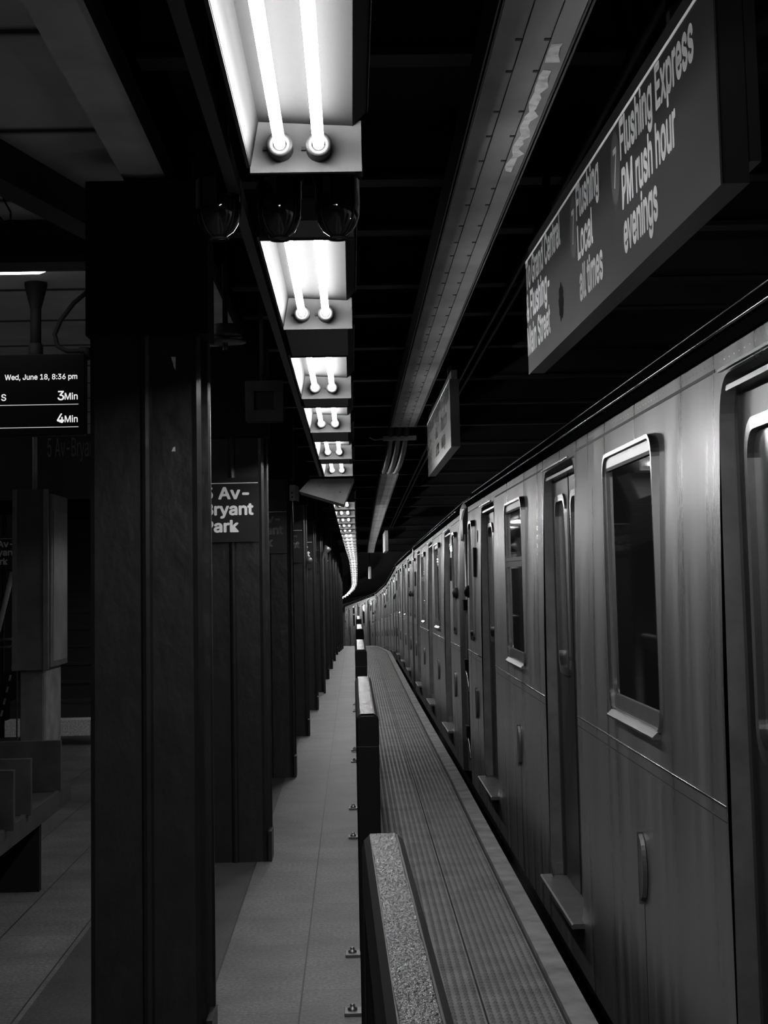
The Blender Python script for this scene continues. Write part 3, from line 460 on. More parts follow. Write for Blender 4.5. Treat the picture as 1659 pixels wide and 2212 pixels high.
# ------------------------------------------------------------------ fluorescent fixtures in a row over the platform
def fixture_parts(root, L, gap, far=False, jar=False):
    """trough of length L ending at y=0 (its far end), followed by a gap cover; x from the trough's left lip"""
    Wd = .204
    zt, zb = .095, 0
    # enamel reflector: sloped left cheek and flat back
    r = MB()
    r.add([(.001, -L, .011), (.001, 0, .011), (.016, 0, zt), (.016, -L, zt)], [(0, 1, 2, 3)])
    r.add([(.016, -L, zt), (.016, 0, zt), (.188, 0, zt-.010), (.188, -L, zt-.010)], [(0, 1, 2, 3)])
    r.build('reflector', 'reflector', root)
    for y in (-L, 0):
        s = .004 if y == 0 else -.004
        e = MB().plan([(0, y), (Wd, y), (Wd, y+s), (0, y+s)], zb, zt)
        if y == 0: e.box(0, Wd-.012, .004, .012, 0, .006)
        e.build('end_plate', 'end_enamel', root)
    h = MB()
    h.box(-.006, 0, -L, 0, .009, zt+.03).box(-.006, .2, -L, 0, zt+.004, zt+.03)
    h.prism([(.188, zt-.011), (.2155, zt+.018), (.2155, zt+.03), (.188, zt+.03)], -L, 0, 1)
    h.box(.2155, .217, -L, 0, zt+.014, zt+.03, 0)
    h.build('housing', ['housing_dark', 'flange'], root)
    for x, zc in ((.056, .043), (.126, .042)) if not far else ((.062, far), (.132, far)):
        t = MB()
        K = 14
        t.lathe([(.0005, -.031), (.008, -.0318), (.0098, -.036), (.0103, -.045), (.0103, -L+.05), (.0098, -L+.036), (.0005, -L+.031)], (x, 0, zc), 16, 0, 'y')
        tube = t.build('tube', 'tube', root)
        if not far:
            for ys, dd in ((0, -1), (-L, 1)):
                k = MB().lathe([(.0128, dd*.034), (.0155, dd*.04), (.0225, dd*.04), (.0235, dd*.036), (.0235, 0), (.0135, 0), (.0128, dd*.03)], (x, ys, zc), 20, 0, 'y')
                k.box(x-.032, x-.022, ys+dd*.001, ys+dd*.01, zc-.003, zc+.003)
                k.build('socket', 'socket', tube)
    c = MB().box(.004, Wd-.014, .013 if not jar else .42, gap-.012, .004, .05)
    c.build('ballast_cover', 'housing', root)
    for y in (-L*.25, -L*.8): MB().box(Wd/2-.012, Wd/2+.012, y-.006, y+.006, zt+.03, .97).build('hanger', 'black', root)
ends = [2.9, 4.77, 6.64, 8.19, 10.04, 11.73]
starts = [1.62, 3.5, 5.39, 7.0, 8.76, 10.45]
fx = []
for i in range(6): fx.append((starts[i], ends[i], (starts[i+1]-ends[i]) if i < 5 else .1))
s = 15.3
while s < 100:
    fx.append((s, s+1.27, .36)); s += 1.64
protos = {}
n_f = 0
def fix_x(e):
    # the run shifts a little from fixture to fixture
    t = [-.172, -.189, -.193, -.196, -.19, -.185]
    return t[n_f] if n_f < 6 else -.172
for i, (a, e, gap) in enumerate(fx):
    n_f = i
    L = e-a; tier = 0 if i < 11 else .031 if i < 18 else .036
    key = (round(L, 3), round(gap, 3), tier)
    loc = wp(fix_x(e), e, 2.34)
    rx = 0
    lab = (f'twin tube fluorescent fixture, {ORD[i]} from the front in the near run' if i < 6 else
           f'small distant twin tube fluorescent fixture, {ORD[i-6]} of the far run past the hanging cabinet')
    if i == 0: lab = 'twin tube fluorescent fixture cut by the top of the photo, nearest and largest'
    grp = 'fluorescent fixtures over the platform'
    if key in protos: f_ = dup(protos[key], loc, head(e), lab)
    else:
        f_ = thing('fluorescent_fixture', lab, 'light fixture', loc, head(e), grp)
        fixture_parts(f_, L, gap, tier, i == 0); protos[key] = f_
    f_.rotation_euler[0] = -math.atan(path(e)[1]-path(e-1)[1])      # hung along the falling grade
# the run goes on overhead and behind, out of the photo
for k, e in enumerate((1.0, -.9, -2.8, -4.7, -6.6)):
    key = [q for q in protos][0]
    dup(protos[key], (-.172, e, 2.34), 0, 'twin tube fluorescent fixture of the same run overhead, outside the photo')
o = MB().ext([(-.228, 2.356), (-.206, 2.356), (-.206, 2.39), (-.228, 2.39)], -2, 12, 0, 1.5).build('cable_channel', 'housing_dark')
tag(o, 'dark metal channel running along the left lips of the near fluorescent fixtures', 'cable channel')

# sheet-metal cabinet hung at the end of the near run
root = thing('metal_cabinet', 'wedge shaped sheet metal cabinet hanging where the near fluorescent run ends', 'cabinet', (0, 12.2, 0))
A, B_, C_, D_ = (.031, 2.352), (-.050, 2.156), (-.386, 2.262), (-.30, 2.352)
MB().prism([A, B_, C_, D_], 0, .5).build('cabinet_body', 'pale', root, .003)
MB().prism([(-.15, 2.235), (-.16, 2.27), (-.09, 2.255), (-.075, 2.205)], -.003, 0).build('patch_plate', 'pale', root)
MB().lathe([(.0005, -.006), (.004, -.005), (.005, 0)], (-.23, 0, 2.3), 8, 0, 'y').build('bolt', 'metal', root)
MB().lathe([(.0005, -.006), (.004, -.005), (.005, 0)], (-.075, -.003, 2.25), 8, 0, 'y').build('bolt', 'metal', root)
MB().box(-.05, -.02, .2, .23, 2.34, 3.34).build('hanger', 'black', root)

# ------------------------------------------------------------------ jar lamps
def jar_parts(root):
    g = MB().lathe([(.0005, -.1235), (.013, -.1235), (.0145, -.121), (.0165, -.117), (.029, -.108), (.038, -.094), (.043, -.078), (.0448, -.058), (.0448, .0)], n=32)
    g.build('glass_jar', 'globe', root)
    MB().lathe([(.0195, -.1245), (.0195, -.121), (.0145, -.121), (.0145, -.1245), (.0195, -.1245)], n=20).build('drip_ring', 'black', root)
    k = MB().lathe([(.046, -.004), (.048, -.004), (.048, .0), (.046, .0)], n=28)
    for q in range(4):
        a = math.pi/4+q*math.pi/2
        pr = [(.0165, -.1195), (.030, -.110), (.0395, -.0955), (.045, -.078), (.0468, -.058), (.0468, 0)]
        k.tube([(r*math.cos(a), r*math.sin(a), h) for r, h in pr], .0014, 6)
    k.build('wire_guard', 'black', root)
    MB().lathe([(.050, -.002), (.052, .004), (.052, .03), (.04, .05), (.022, .06), (.022, .925)], n=24).build('cap', 'black', root)
j = thing('jar_lamp', 'unlit smoked glass jar lamp left of the fluorescent run', 'lamp', (-.2495, 3.15, 2.394), 0, 'unlit jar lamps past the nearest fixture'); jar_parts(j)
dup(j, (-.1295, 3.15, 2.391), 0, 'unlit smoked glass jar lamp under the end of the nearest fixture, left one of two')
dup(j, (-.0150, 3.15, 2.391), 0, 'unlit smoked glass jar lamp under the end of the nearest fixture, right one of two')

# ------------------------------------------------------------------ flat cable duct over the platform edge
def duct(a, e, label, nm='cable_duct'):
    r = thing(nm, label, 'cable duct', wp(0, a, 0))
    c0, d0 = path(a)
    def sh(mb):
        mb.v = [(x-c0, y-a, z+d0) for x, y, z in mb.v]; return mb
    z = 2.75
    for x0, x1 in ((.330, .388), (.3915, .449), (.4525, .498)):
        sh(MB().ext([(x0, z), (x1, z), (x1, z+.006), (x0, z+.006)], a, e, 0, 1.5)).build('board', 'duct', r)
    sh(MB().ext([(.33, z+.007), (.498, z+.007), (.498, z+.1), (.33, z+.1)], a, e, 0, 1.5)).build('trough', 'duct_edge', r)
    m = MB()
    for x0, x1 in ((.316, .3195), (.3245, .328), (.5, .503), (.508, .512)):
        m.ext([(x0, z-.004), (x1, z-.004), (x1, z+.11), (x0, z+.11)], a, e, 0, 1.5)
    sh(m).build('edge_strip', 'duct_edge', r)
    t = a+.7
    while t < e:
        X, Y, Z = wp(.41, t, z); sh(MB().box(X-.015, X+.015, t-.01, t+.01, Z+.1, 3.34-path(t)[1])).build('hanger', 'black', r); t += 3
    if nm == 'cable_duct' and a < 5:
        k = MB().box(-.014, .001, -.006, .006, -.0022, 0).build('clip', 'housing_dark', r, 0, (.388, .1, z)); t = a+.4
        while t < e:
            for x in (.388, .4505):
                o = k.copy(); COL.objects.link(o); o.location = (x, t-a, z)
            t += .27+.06*math.sin(t*9)
    return r
d1 = duct(2.2, 12.4, 'long flat grey cable duct overhead between the lights and the hanging signs')
d2 = duct(17.4, 46, 'distant stretch of flat grey cable duct past the pipe bundle')
# peeled sticker on the duct
random.seed(3)
for t0, n, lab in ((3.42, 3, 'tiny pale sticker scrap at the near end of the larger sticker remains'), (3.60, 22, 'peeled pale sticker remains on the underside of the near cable duct')):
    pk = MB(); vs = []
    for i in range(n+1):
        t = t0+i*.042; w_ = .5+.5*math.sin(i*1.3+n)
        vs += [(.4545+.012*w_*random.random(), t, 2.7485), (.472+.022*random.random()*(.35+.65*w_), t+random.uniform(-.02, .02), 2.7485)]
    vs += [(x, y, z+.0012) for x, y, z in vs]; m = 2*(n+1)
    for i in range(n):
        if i % 7 == 5: vs[2*i+1] = (vs[2*i][0]+.006, *vs[2*i+1][1:])
    pk.add(vs, [(2*i, 2*i+1, 2*i+3, 2*i+2) for i in range(n)]+[(m+2*i, m+2*i+2, m+2*i+3, m+2*i+1) for i in range(n)]+[(0, 1, m+1, m)])
    tag(pk.build('sticker_remains', 'flaked'), lab, 'sticker')
# pipe bundle between the ducts
r = thing('pipe_bundle', 'bundle of dark sagging pipes between two clamps under the cable duct', 'pipe bundle', (0, 13, 0))
MB().box(.27, .54, -.03, .03, 2.70, 2.735).build('clamp', 'pale', r, .004)
MB().box(.31, .50, 3.72, 3.76, 2.66, 2.68).build('clamp', 'pale', r)
for k in range(3):
    x = .335+k*.062
    MB().tube([(x, -.4, 2.8), (x, .05, 2.74), (x+.002, .9, 2.67), (x+.003, 2, 2.645), (x, 3, 2.65), (x, 3.9, 2.70), (x, 4.3, 2.76)], .026, 10).build('pipe', 'housing_dark', r)
MB().tube([(.28, 0, 2.715), (.2, -.2, 2.69), (.16, -.3, 2.70)], .006, 6).build('cable', 'pale', r)
MB().box(.4, .42, -.01, .01, 2.73, 3.34).build('hanger', 'black', r)
# twin conduits over the track
for k, x in enumerate((.85, .905)):
    o = MB()
    S = steps(2.5, 40, 1.5); o.tube([wp(x, t, 3.095) for t in S], .014, 8)
    tag(o.build('conduit', 'housing'), ('thin ceiling conduit over the track, the one nearer the lights', 'thin ceiling conduit over the track, the one farther from the lights')[k], 'conduit')

# ------------------------------------------------------------------ hanging direction signs
def big_sign(root, L, far=False, zb=2.372, zt=2.9):
    """face towards -x; u runs from the far end (0) to the near end (L) along -y"""
    ux, uz = (0, -1, 0), (0, 0, 1)
    MB().box(0, .004, -L, 0, zb, 2.812).build('sign_face', 'sign', root)
    MB().box(.0045, .06, -L+.004, -.004, zb+.004, 2.812).build('sign_box', 'sign_black', root)  # box coloured black: the unlit end and underside are painted in
    MB().box(.012, .05, -L, 0, 2.812, zt-.03).build('top_rail', 'sign', root)
    MB().box(-.0015, 0, -L, 0, 2.806, 2.8145).build('stripe', 'letter', root)
    T = [('To Grand Central', .012, 2.700, .9), ('& Flushing-', .010, 2.575, .62), ('Main Street', .010, 2.446, .614),
         ('Flushing', 1.262, 2.699, .405), ('Local', 1.268, 2.573, .275), ('all times', 1.283, 2.441, .405),
         ('Flushing Express', 2.010, 2.696, .852), ('PM rush hour', 2.018, 2.561, .647), ('evenings', 2.021, 2.441, .425)]
    for t, u, z, wd in T:
        if far: u *= L/3.02; wd *= L/3.02
        text_on(MB(), t, (-.0016, -u, z), ux, uz, .1, wd, .026).build('lettering', 'letter', root)
    for u in (1.19, 1.93):
        if far: u *= L/3.02
        n_ = 36; d = MB().add([(-.0012, -u+.068*math.cos(2*math.pi*q/n_), 2.693+.1*math.sin(2*math.pi*q/n_)) for q in range(n_)], [tuple(range(n_))]).build('route_disc', 'bullet', root)
        text_on(MB(), '7', (-.0018, -u+.024, 2.641), ux, uz, .104, .046, .012).build('lettering', 'letter', d)
    for u in (.4, L-.5): MB().box(.02, .045, -u-.02, -u+.02, zt-.03, 3.34).build('hanger', 'black', root)
rz = math.atan2(.055, 3.002)
sg = thing('direction_sign', 'large grey hanging direction sign with white lettering, nearest above the train', 'sign', (.700, 6.217, 0), rz, 'hanging direction signs'); big_sign(sg, 3.04)
# burn mark on the sign
bmk = MB(); n = 28
bmk.add([(-.0009, -.885+.052*math.cos(2*math.pi*i/n)*(1+.12*math.sin(i*2.3)), 2.505+.062*math.sin(2*math.pi*i/n)*(1+.12*math.cos(i*1.7))) for i in range(n)], [tuple(range(n))])
bmk.build('burn_mark', 'stain', sg)
MB().box(.062, .085, -3.04, -.3, 2.42, 2.9).build('back_panel', 'sign_black', sg)
s2 = thing('direction_sign', 'second hanging direction sign, smaller and farther along over the platform edge', 'sign', (.66, 13.5, .0), math.atan2(.0, 3), 'hanging direction signs'); big_sign(s2, 3.1, True)
s2.location = (.55, 11.35, .296); s2.scale = (.844, .844, .844)
def far_sign(x, s, label, z=0):
    rt = thing('direction_sign', label, 'sign', wp(x, s, z), head(s), 'hanging direction signs')
    MB().box(0, .06, -3, 0, 2.38, 2.78).build('sign_box', 'pale', rt)
    MB().box(.02, .045, -1.6, -1.4, 2.78, 3.34).build('hanger', 'black', rt)
far_sign(.60, 35.0, 'tiny bright end of a far hanging sign beside the distant duct', -.03)
far_sign(.42, 56.5, 'tiniest farthest hanging sign next to the end of the light run', 0)
# ------------------------------------------------------------------ platform barriers
def barrier(x, s0, s1, label, feet, zt=1.17, skew=0.):
    L = s1-s0
    r = thing('platform_barrier', label, 'barrier', wp(x, s0, 0), head((s0+s1)/2)+skew, 'black barriers along the platform')
    # rail with rounded shoulders, its worn top face inset
    def sect(k=1.): return [(-.0365, zt-.10), (.0365, zt-.10), (.0365, zt-.022), (.033, zt-.010), (.0235, zt-.001), (-.0235, zt-.001), (-.033, zt-.010), (-.0365, zt-.022)]
    b = MB().prism(sect(), .012, L-.012)
    e = [(.0, 0.)]
    for y0, y1 in ((0, .012), (L, L-.012)):
        q = sect(); i_ = [(px*.86, zt-.105+(pz-(zt-.105))*.93) for px, pz in q]; n = len(q)
        vs = [(px, y1, pz) for px, pz in q]+[(px, y0, pz) for px, pz in i_]
        b.add(vs, [(i, (i+1) % n, n+(i+1) % n, n+i) for i in range(n)]+[tuple(range(n, 2*n))])
    b.build('top_rail', 'barrier', r)
    t = MB(); k = max(2, int(L/.12)); random.seed(int(s0*10)+5)
    # worn top strip with slightly ragged edges
    vs = []
    for i in range(k+1):
        y = .006+(L-.012)*i/k
        vs += [(-.0215-random.uniform(-.0007, .0012), y, zt), (.0205+random.uniform(-.0016, .0008), y, zt),
               (-.0225, y, zt-.0025), (.0225, y, zt-.0025)]
    fs = []
    for i in range(k):
        o = i*4; p = o+4
        fs += [(o, o+1, p+1, p), (o+2, o, p, p+2), (o+1, o+3, p+3, p+1)]
    fs += [(0, 2, 3, 1), (k*4, k*4+1, k*4+3, k*4+2)]
    t.add(vs, fs); t.build('worn_top', 'bar_top', r)
    MB().box(-.024, .024, .03, L-.03, .08, zt-.1).build('panel', 'black', r)
    for y in (.02, L-.08):
        MB().box(-.036, .036, y-.02, y+.06, 0, zt-.1).build('post', 'barrier', r, .004)
    for y in feet:
        yy = y-s0
        f = MB().box(-.098, .03, yy-.045, yy+.045, 0, .012).build('foot_plate', 'dull_steel', r, .002)
        nb = MB().lathe([(.0005, .034), (.008, .034), (.009, .03), (.009, .022), (.018, .02), (.018, .012)], (-.068, yy, 0), 6)
        nb.build('anchor_bolt', 'metal', f)
    return r
barrier(.069, .9, 2.81, 'black barrier with scratched shiny top, nearest and cut by the bottom of the photo', [1.4, 2.4], skew=.0125)
barrier(.0415, 5.24, 7.24, 'tall black barrier, second one along the platform, whose dark end faces the camera', [6.2, 7.13])
barrier(.0475, 9.97, 11.6, 'black barrier, third one along the platform, only its end and short top in view', [10.28, 11.55])
barrier(.055, 14.5, 16.0, 'black barrier with small pale top, fourth one along the platform', [14.6, 15.56])
barrier(.055, 20.5, 22.2, 'black barrier, smallest and farthest one, in front of the bend of the train', [20.8, 21.9])

# ------------------------------------------------------------------ bench at the lower left
r = thing('platform_bench', 'dark wooden slab bench with upright dividers at the lower left', 'bench', (-1.66, 0, 0))
MB().box(-.52, 0, 5.3, 9.6, .40, .455).build('seat', 'wood', r, .004)
MB().box(-.012, .012, 5.3, 9.6, .355, .462).build('front_board', 'wood', r, .003)
for k, (y, xr) in enumerate(((9.22, .05), (8.3, .065), (7.8, .082), (7.3, .09), (6.8, .09))):
    MB().box(-.5, xr-.03, y, y+.035, .455, .735).build('divider', 'wood', r, .003)
for y in (8.75, 6.4):
    MB().box(-.5, -.01, y, y+.06, 0, .4).build('leg', 'black', r)

# ------------------------------------------------------------------ countdown display
r = thing('countdown_display', 'black hanging arrival screen with white time and minutes lettering at the left', 'display', (-1.29, 7.9, 0))
MB().box(-1.2, 0, 0, .09, 2.325, 2.725).build('screen_case', 'screen_black', r, .004)
ux, uz = (1, 0, 0), (0, 0, 1)
text_on(MB(), 'Wed, June 18, 8:36 pm', (-.036, -.0015, 2.600), ux, uz, .0255, .352, .016, True).build('lettering', 'screen_text', r)
for nme, z in (('3', 2.497), ('4', 2.3855)):
    text_on(MB(), nme, (-.100 if nme == '3' else -.101, -.0015, z), ux, uz, .044, None, .014, True).build('lettering', 'screen_text', r)
    text_on(MB(), 'Min', (-.034, -.0015, z+.002), ux, uz, .032, .062, .012, True).build('lettering', 'screen_text', r)
text_on(MB(), 'S', (-.382, -.0015, 2.4985), ux, uz, .031, None, .014, True).build('lettering', 'screen_text', r)
for z in (2.474, 2.363): MB().box(-1.17, -.03, -.0015, 0, z, z+.003).build('rule_line', 'screen_text', r)
MB().tube([(-.247, .045, 2.72), (-.247, .045, 3.085)], .027, 14).build('pole', 'black', r)
MB().lathe([(.028, 2.96), (.056, 3.07), (.056, 3.088)], (-.247, .045, 0), 20).build('flange', 'black', r)
MB().lathe([(.034, 2.72), (.036, 2.725), (.036, 2.775), (.028, 2.785)], (-.247, .045, 0), 16).build('collar', 'black', r)
MB().tube([(.12, .05, 3.07), (.03, .05, 3.06), (-.06, .05, 2.985), (-.125, .05, 2.90), (-.155, .05, 2.83), (-.14, .05, 2.77), (-.095, .05, 2.745), (-.03, .05, 2.745), (.02, .05, 2.75)], .0115, 10).build('power_cable', 'black', r)
MB().tube([(-.03, .05, 2.745), (.0, .05, 2.75), (.012, .05, 2.70)], .02, 10).build('cable_plug', 'black', r)
tag(MB().tube([(0, 0, 3.085), (.01, 0, 3.04), (.03, .02, 3.0), (.035, 0, 2.965), (.01, 0, 2.955), (-.005, 0, 2.975)], .004, 6).build('loose_wire', 'black', None, 0, (-1.29, 6.0, 0)), 'short curl of loose black wire dangling from the pale ceiling', 'wire')

# ------------------------------------------------------------------ far aisle: lamps, pillar, stairs, rails
def strip_lamp(x0, x1, s, label, vis=True):
    r = thing('strip_lamp', label, 'light fixture', ((x0+x1)/2, s, 3.09), 0, 'crosswise strip lamps of the far aisle'); h = (x1-x0)/2
    MB().box(-h, h, -.06, .06, -.035, 0).build('housing', 'housing_dark', r)
    MB().prism([(-h, -.035), (h-.0, -.035), (h-.03, -.045), (-h+.03, -.045)], -.045, .045).build('tube', 'strip', r)
strip_lamp(-2.7, -1.405, 7.45, 'bright crosswise strip lamp under the pale ceiling at the upper left')
strip_lamp(-4.6, -3.3, 12.5, 'crosswise strip lamp of the far aisle, outside the photo')
r = thing('grey_pillar', 'square grey steel pillar with framed poster panels behind the bench', 'pillar', (-2.43, 12, 0))
MB().box(0, .17, 0, .45, 0, 2.25).build('post', 'dull_steel', r, .006)
MB().box(.13, .185, .02, .62, 0, 2.0).build('side_post', 'concrete', r)
MB().box(-.045, .215, -.06, -.02, .985, 2.30).build('front_panel', 'housing', r, .003)
for x in (-.045, .18): MB().box(x, x+.035, -.075, -.06, .985, 2.30).build('panel_frame', 'dull_steel', r)
sp = MB().box(.2, .23, .0, .66, 1.0, 2.27).build('side_panel', 'dull_steel', r, .006)
MB().box(.228, .236, .05, .6, 1.04, 2.15).build('poster', 'poster', sp, .003)
MB().tube([(.085, .1, 2.28), (.085, .1, 3.09)], .018, 12).build('conduit_pipe', 'pale', r)
MB().lathe([(.10, 2.25), (.075, 2.285), (.05, 2.30), (.02, 2.31)], (.085, .1, 0), 16).build('domed_cap', 'housing', r)
# stairs going up
r = thing('staircase', 'dark staircase rising behind the grey pillar, with a pale first riser', 'stairs', (-3.6, 17, 0))
for k in range(13):
    z = .215+k*.182; y = .0+k*.275
    if k == 0: MB().box(0, .88, y, y+.3, 0.05, .213).box(.886, 1.4, y, y+.3, .05, .213).build('step', 'stone', r)
    else: MB().box(0, 1.4, y, y+.3, z-.182, z-.03).box(0, 1.4, y-.02, y+.3, z-.03, z).build('step', 'housing_dark', r)
o = MB().box(-4.5, -2.2, 20.8, 20.9, 0, 3.09).build('wall_stairs', 'soot'); struct(o)
r = thing('stair_rail', 'bright steel handrail of the stairs at the left edge', 'handrail', (-3.4, 16.5, 0))
MB().tube([(-.02, 0, 1.735), (-.165, 0, 1.14)], .026, 12).build('slanting_rail', 'pale', r)
MB().tube([(-.3, 0, 1.05), (-.02, 0, 1.066), (.014, 0, 1.075), (.018, .02, 1.11)], .016, 10).build('level_rail', 'metal', r)
MB().tube([(-.3, .02, .985), (-.05, .02, .99), (.01, .02, 1.03)], .012, 10).build('lower_rail', 'dull_steel', r)
MB().box(.018, .03, .01, .03, 0, 1.11).build('post', 'housing_dark', r)
tp = thing('striped_tape', 'striped barricade tape hanging slantwise under the handrail', 'tape', (-3.4, 16.45, 0))
for k in range(10):
    z0 = .83-k*.058
    MB().add([(-.008-.0135*k, 0, z0), (.012-.0135*k, 0, z0), (-.0015-.0135*k, 0, z0-.058), (-.0215-.0135*k, 0, z0-.058)], [(0, 1, 2, 3)]).add(
        [(-.008-.0135*k, .002, z0), (.012-.0135*k, .002, z0), (-.0015-.0135*k, .002, z0-.058), (-.0215-.0135*k, .002, z0-.058)], [(3, 2, 1, 0)]).build('stripe', 'poster' if k % 2 == 0 else 'black', tp)
# plastic bag on the floor
random.seed(11)
bg = MB(); n, K = 18, 9; vs = []
for k in range(K):
    t = k/(K-1); rad = .13*math.sin(math.pi*min(.97, t*.72+.26))**.7*(1 if k else .9)
    for q in range(n):
        a = 2*math.pi*q/n; j_ = 1+.13*math.sin(3*a+k)+.08*math.sin(7*a+2*k)
        vs.append((rad*j_*math.cos(a), rad*j_*math.sin(a), .3*t))
bg.add(vs, [(k*n+i, k*n+(i+1) % n, (k+1)*n+(i+1) % n, (k+1)*n+i) for k in range(K-1) for i in range(n)]+[tuple(range((K-1)*n, K*n))], 0, True)
o = bg.build('plastic_bag', 'bag', None, 0, (-2.79, 14.2, 0)); tag(o, 'crumpled grey plastic bag on the floor left of the grey pillar', 'bag')
# dark overhead sign with faint letters
r = thing('overhead_sign', 'large dark overhead station sign with faint grey lettering behind the arrival screen', 'sign', (-2.95, 13, 0))
MB().box(0, 1.15, 0, .06, 2.28, 2.80).build('sign_plate', 'sign_black', r)
text_on(MB(), '5 Av-Bryant Park', (.53, -.0015, 2.62), (1, 0, 0), (0, 0, 1), .15, .56, .0).build('lettering', 'letter_dim', r)
MB().box(.1, .12, .02, .04, 2.8, 3.09).box(1.02, 1.04, .02, .04, 2.8, 3.09).build('hanger', 'black', r)

# ------------------------------------------------------------------ speaker box, bell lamp, junction box, pipe end, mirror
r = thing('speaker_box', 'grey square speaker box hanging from a rod above the second column', 'speaker', (-.445, 8.5, 0))
b = MB()
for (x0, x1, z0, z1) in ((-.098, .098, 2.437, 2.492), (-.098, .098, 2.592, 2.647), (-.098, -.052, 2.492, 2.592), (.054, .098, 2.492, 2.592)): b.box(x0, x1, -.02, 0, z0, z1)
b.build('front_frame', 'housing', r, .002)
MB().box(-.096, .096, 0, .16, 2.439, 2.645).build('case', 'black', r)
MB().box(-.053, .055, -.006, 0, 2.491, 2.593).build('grille', 'housing_dark', r)
MB().tube([(-.015, .08, 2.64), (-.015, .08, 3.34)], .011, 10).build('rod', 'housing', r)
r = thing('bell_lamp', 'dim bell shaped lamp shade with a round base plate beside the nearest column', 'lamp', (-.532, 7, 0))
MB().lathe([(.0005, 2.712), (.055, 2.712), (.062, 2.705), (.073, 2.665), (.073, 2.655), (.0005, 2.655)], n=24).build('shade', 'dull_steel', r)
MB().lathe([(.012, 2.60), (.012, 2.66)], n=12).lathe([(.0005, 2.632), (.09, 2.632), (.09, 2.640), (.0005, 2.640)], n=28).build('base_plate', 'dull_steel', r)
MB().tube([(0, 0, 2.71), (0, 0, 3.33)], .012, 10).build('stem', 'black', r)
r = thing('junction_box', 'small pale junction box with two knockouts on the third column', 'junction box', (-.4985, 13.3, 0))
MB().box(0, .045, 0, .12, 2.25, 2.375).build('box_body', 'pale', r, .002)
MB().add([(.045, 0, 2.25), (.075, .1, 2.24), (.075, .1, 2.365), (.045, 0, 2.375)], [(0, 1, 2, 3)]).add([(.046, .12, 2.25), (.075, .1, 2.24), (.075, .1, 2.365), (.046, .12, 2.375)], [(3, 2, 1, 0)]).build('side_flap', 'pale', r)
for z in (2.275, 2.31): MB().lathe([(.0005, -.0012), (.007, -.0012), (.007, 0)], (.022, 0, z), 12, 0, 'y').build('knockout', 'black', r)
r = thing('round_badge', 'small round pale disc on the fourth column below the sign', 'disc', (-.452, 17.38, 0))
MB().lathe([(.0005, -.012), (.033, -.010), (.037, 0)], (0, 0, 1.80), 20, 0, 'y').build('disc', 'dull_steel', r)
MB().lathe([(.0005, 0), (.01, 0), (.01, .2)], (0, 0, 1.80), 10, 0, 'y').build('stud', 'black', r)
r = thing('vent_pipe', 'grey elbow pipe rising beside the sixth column', 'pipe', wp(-.42, 24.9, 0))
MB().tube([(-.06, 0, 0), (-.06, 0, 2.02), (-.045, 0, 2.1), (.0, 0, 2.17), (.03, 0, 2.21)], [.018, .018, .03, .055, .06], 14).build('elbow', 'dull_steel', r)
# ------------------------------------------------------------------ the train
XT = 1.05
HL = 6.65
DOORS = (-4.35, 0.0, 4.42)
DW = .635
DT = 2.165
def skin(z):
    pts = [(-.3, .004), (.0, 0), (.94, 0), (1.3, .003), (1.8, .014), (2.27, .03)]
    for (z0, x0), (z1, x1) in zip(pts, pts[1:]):
        if z <= z1: return x0+(x1-x0)*(z-z0)/(z1-z0)
    return pts[-1][1]
def holed_panel(mb, y0, y1, z0, z1, holes, xf, mi=0, extra_z=()):
    """sheet with rounded rectangular holes (y0,y1,z0,z1,r)"""
    ys = sorted({y0, y1, *[h[0] for h in holes], *[h[1] for h in holes]})
    zs = sorted({z0, z1, *[max(z0, h[2]) for h in holes], *[h[3] for h in holes], *[z for z in extra_z if z0 < z < z1]})
    for a, b in zip(ys, ys[1:]):
        for c, d in zip(zs, zs[1:]):
            my, mz = (a+b)/2, (c+d)/2
            if any(h[0] < my < h[1] and h[2] < mz < h[3] for h in holes): continue
            mb.add([(xf(c), a, c), (xf(c), b, c), (xf(d), b, d), (xf(d), a, d)], [(0, 3, 2, 1)], mi)
    for h in holes:
        rr = h[4]
        if not rr: continue
        cn = [(h[0], h[3], 1, -1), (h[1], h[3], -1, -1)]
        if h[2] > z0: cn += [(h[0], h[2], 1, 1), (h[1], h[2], -1, 1)]
        for cy, cz, sy, sz in cn:
            arc = [(cy+sy*rr*(1-math.cos(t)), cz+sz*rr*(1-math.sin(t))) for t in [i*math.pi/16 for i in range(9)]]
            vs = [(xf(cz), cy, cz)]+[(xf(q[1]), q[0], q[1]) for q in arc]
            mb.add(vs, [(0, i, i+1) for i in range(1, 9)], mi)
def rr_loop(y0, y1, z0, z1, r, n=9):
    out = []
    for cy, cz, a0 in ((y1-r, z1-r, 0), (y0+r, z1-r, 90), (y0+r, z0+r, 180), (y1-r, z0+r, 270)):
        for i in range(n+1):
            a = math.radians(a0+90*i/n); out.append((cy+r*math.cos(a), cz+r*math.sin(a)))
    return out
def ring(mb, y0, y1, z0, z1, r, wd, xf, xb, wb=None, mi=0, soft=0):
    """rounded rectangular frame, front at xf, back at xb; wb widens the bottom member"""
    wb = wd if wb is None else wb
    A = rr_loop(y0, y1, z0, z1, r); B = rr_loop(y0+wd, y1-wd, z0+wb, z1-wd, max(.004, r-wd*.8)); n = len(A)
    sx = soft
    mid_a = rr_loop(y0+sx, y1-sx, z0+sx, z1-sx, max(.004, r-sx)) if sx else None
    vs = [(xb, *p) for p in A]+[(xf, *p) for p in (mid_a or A)]+[(xf, *p) for p in B]+[(xb, *p) for p in B]
    fs = []
    for k in range(3):
        fs += [(k*n+i, (k+1)*n+i, (k+1)*n+(i+1) % n, k*n+(i+1) % n) for i in range(n)]
    return mb.add(vs, fs, mi, False)
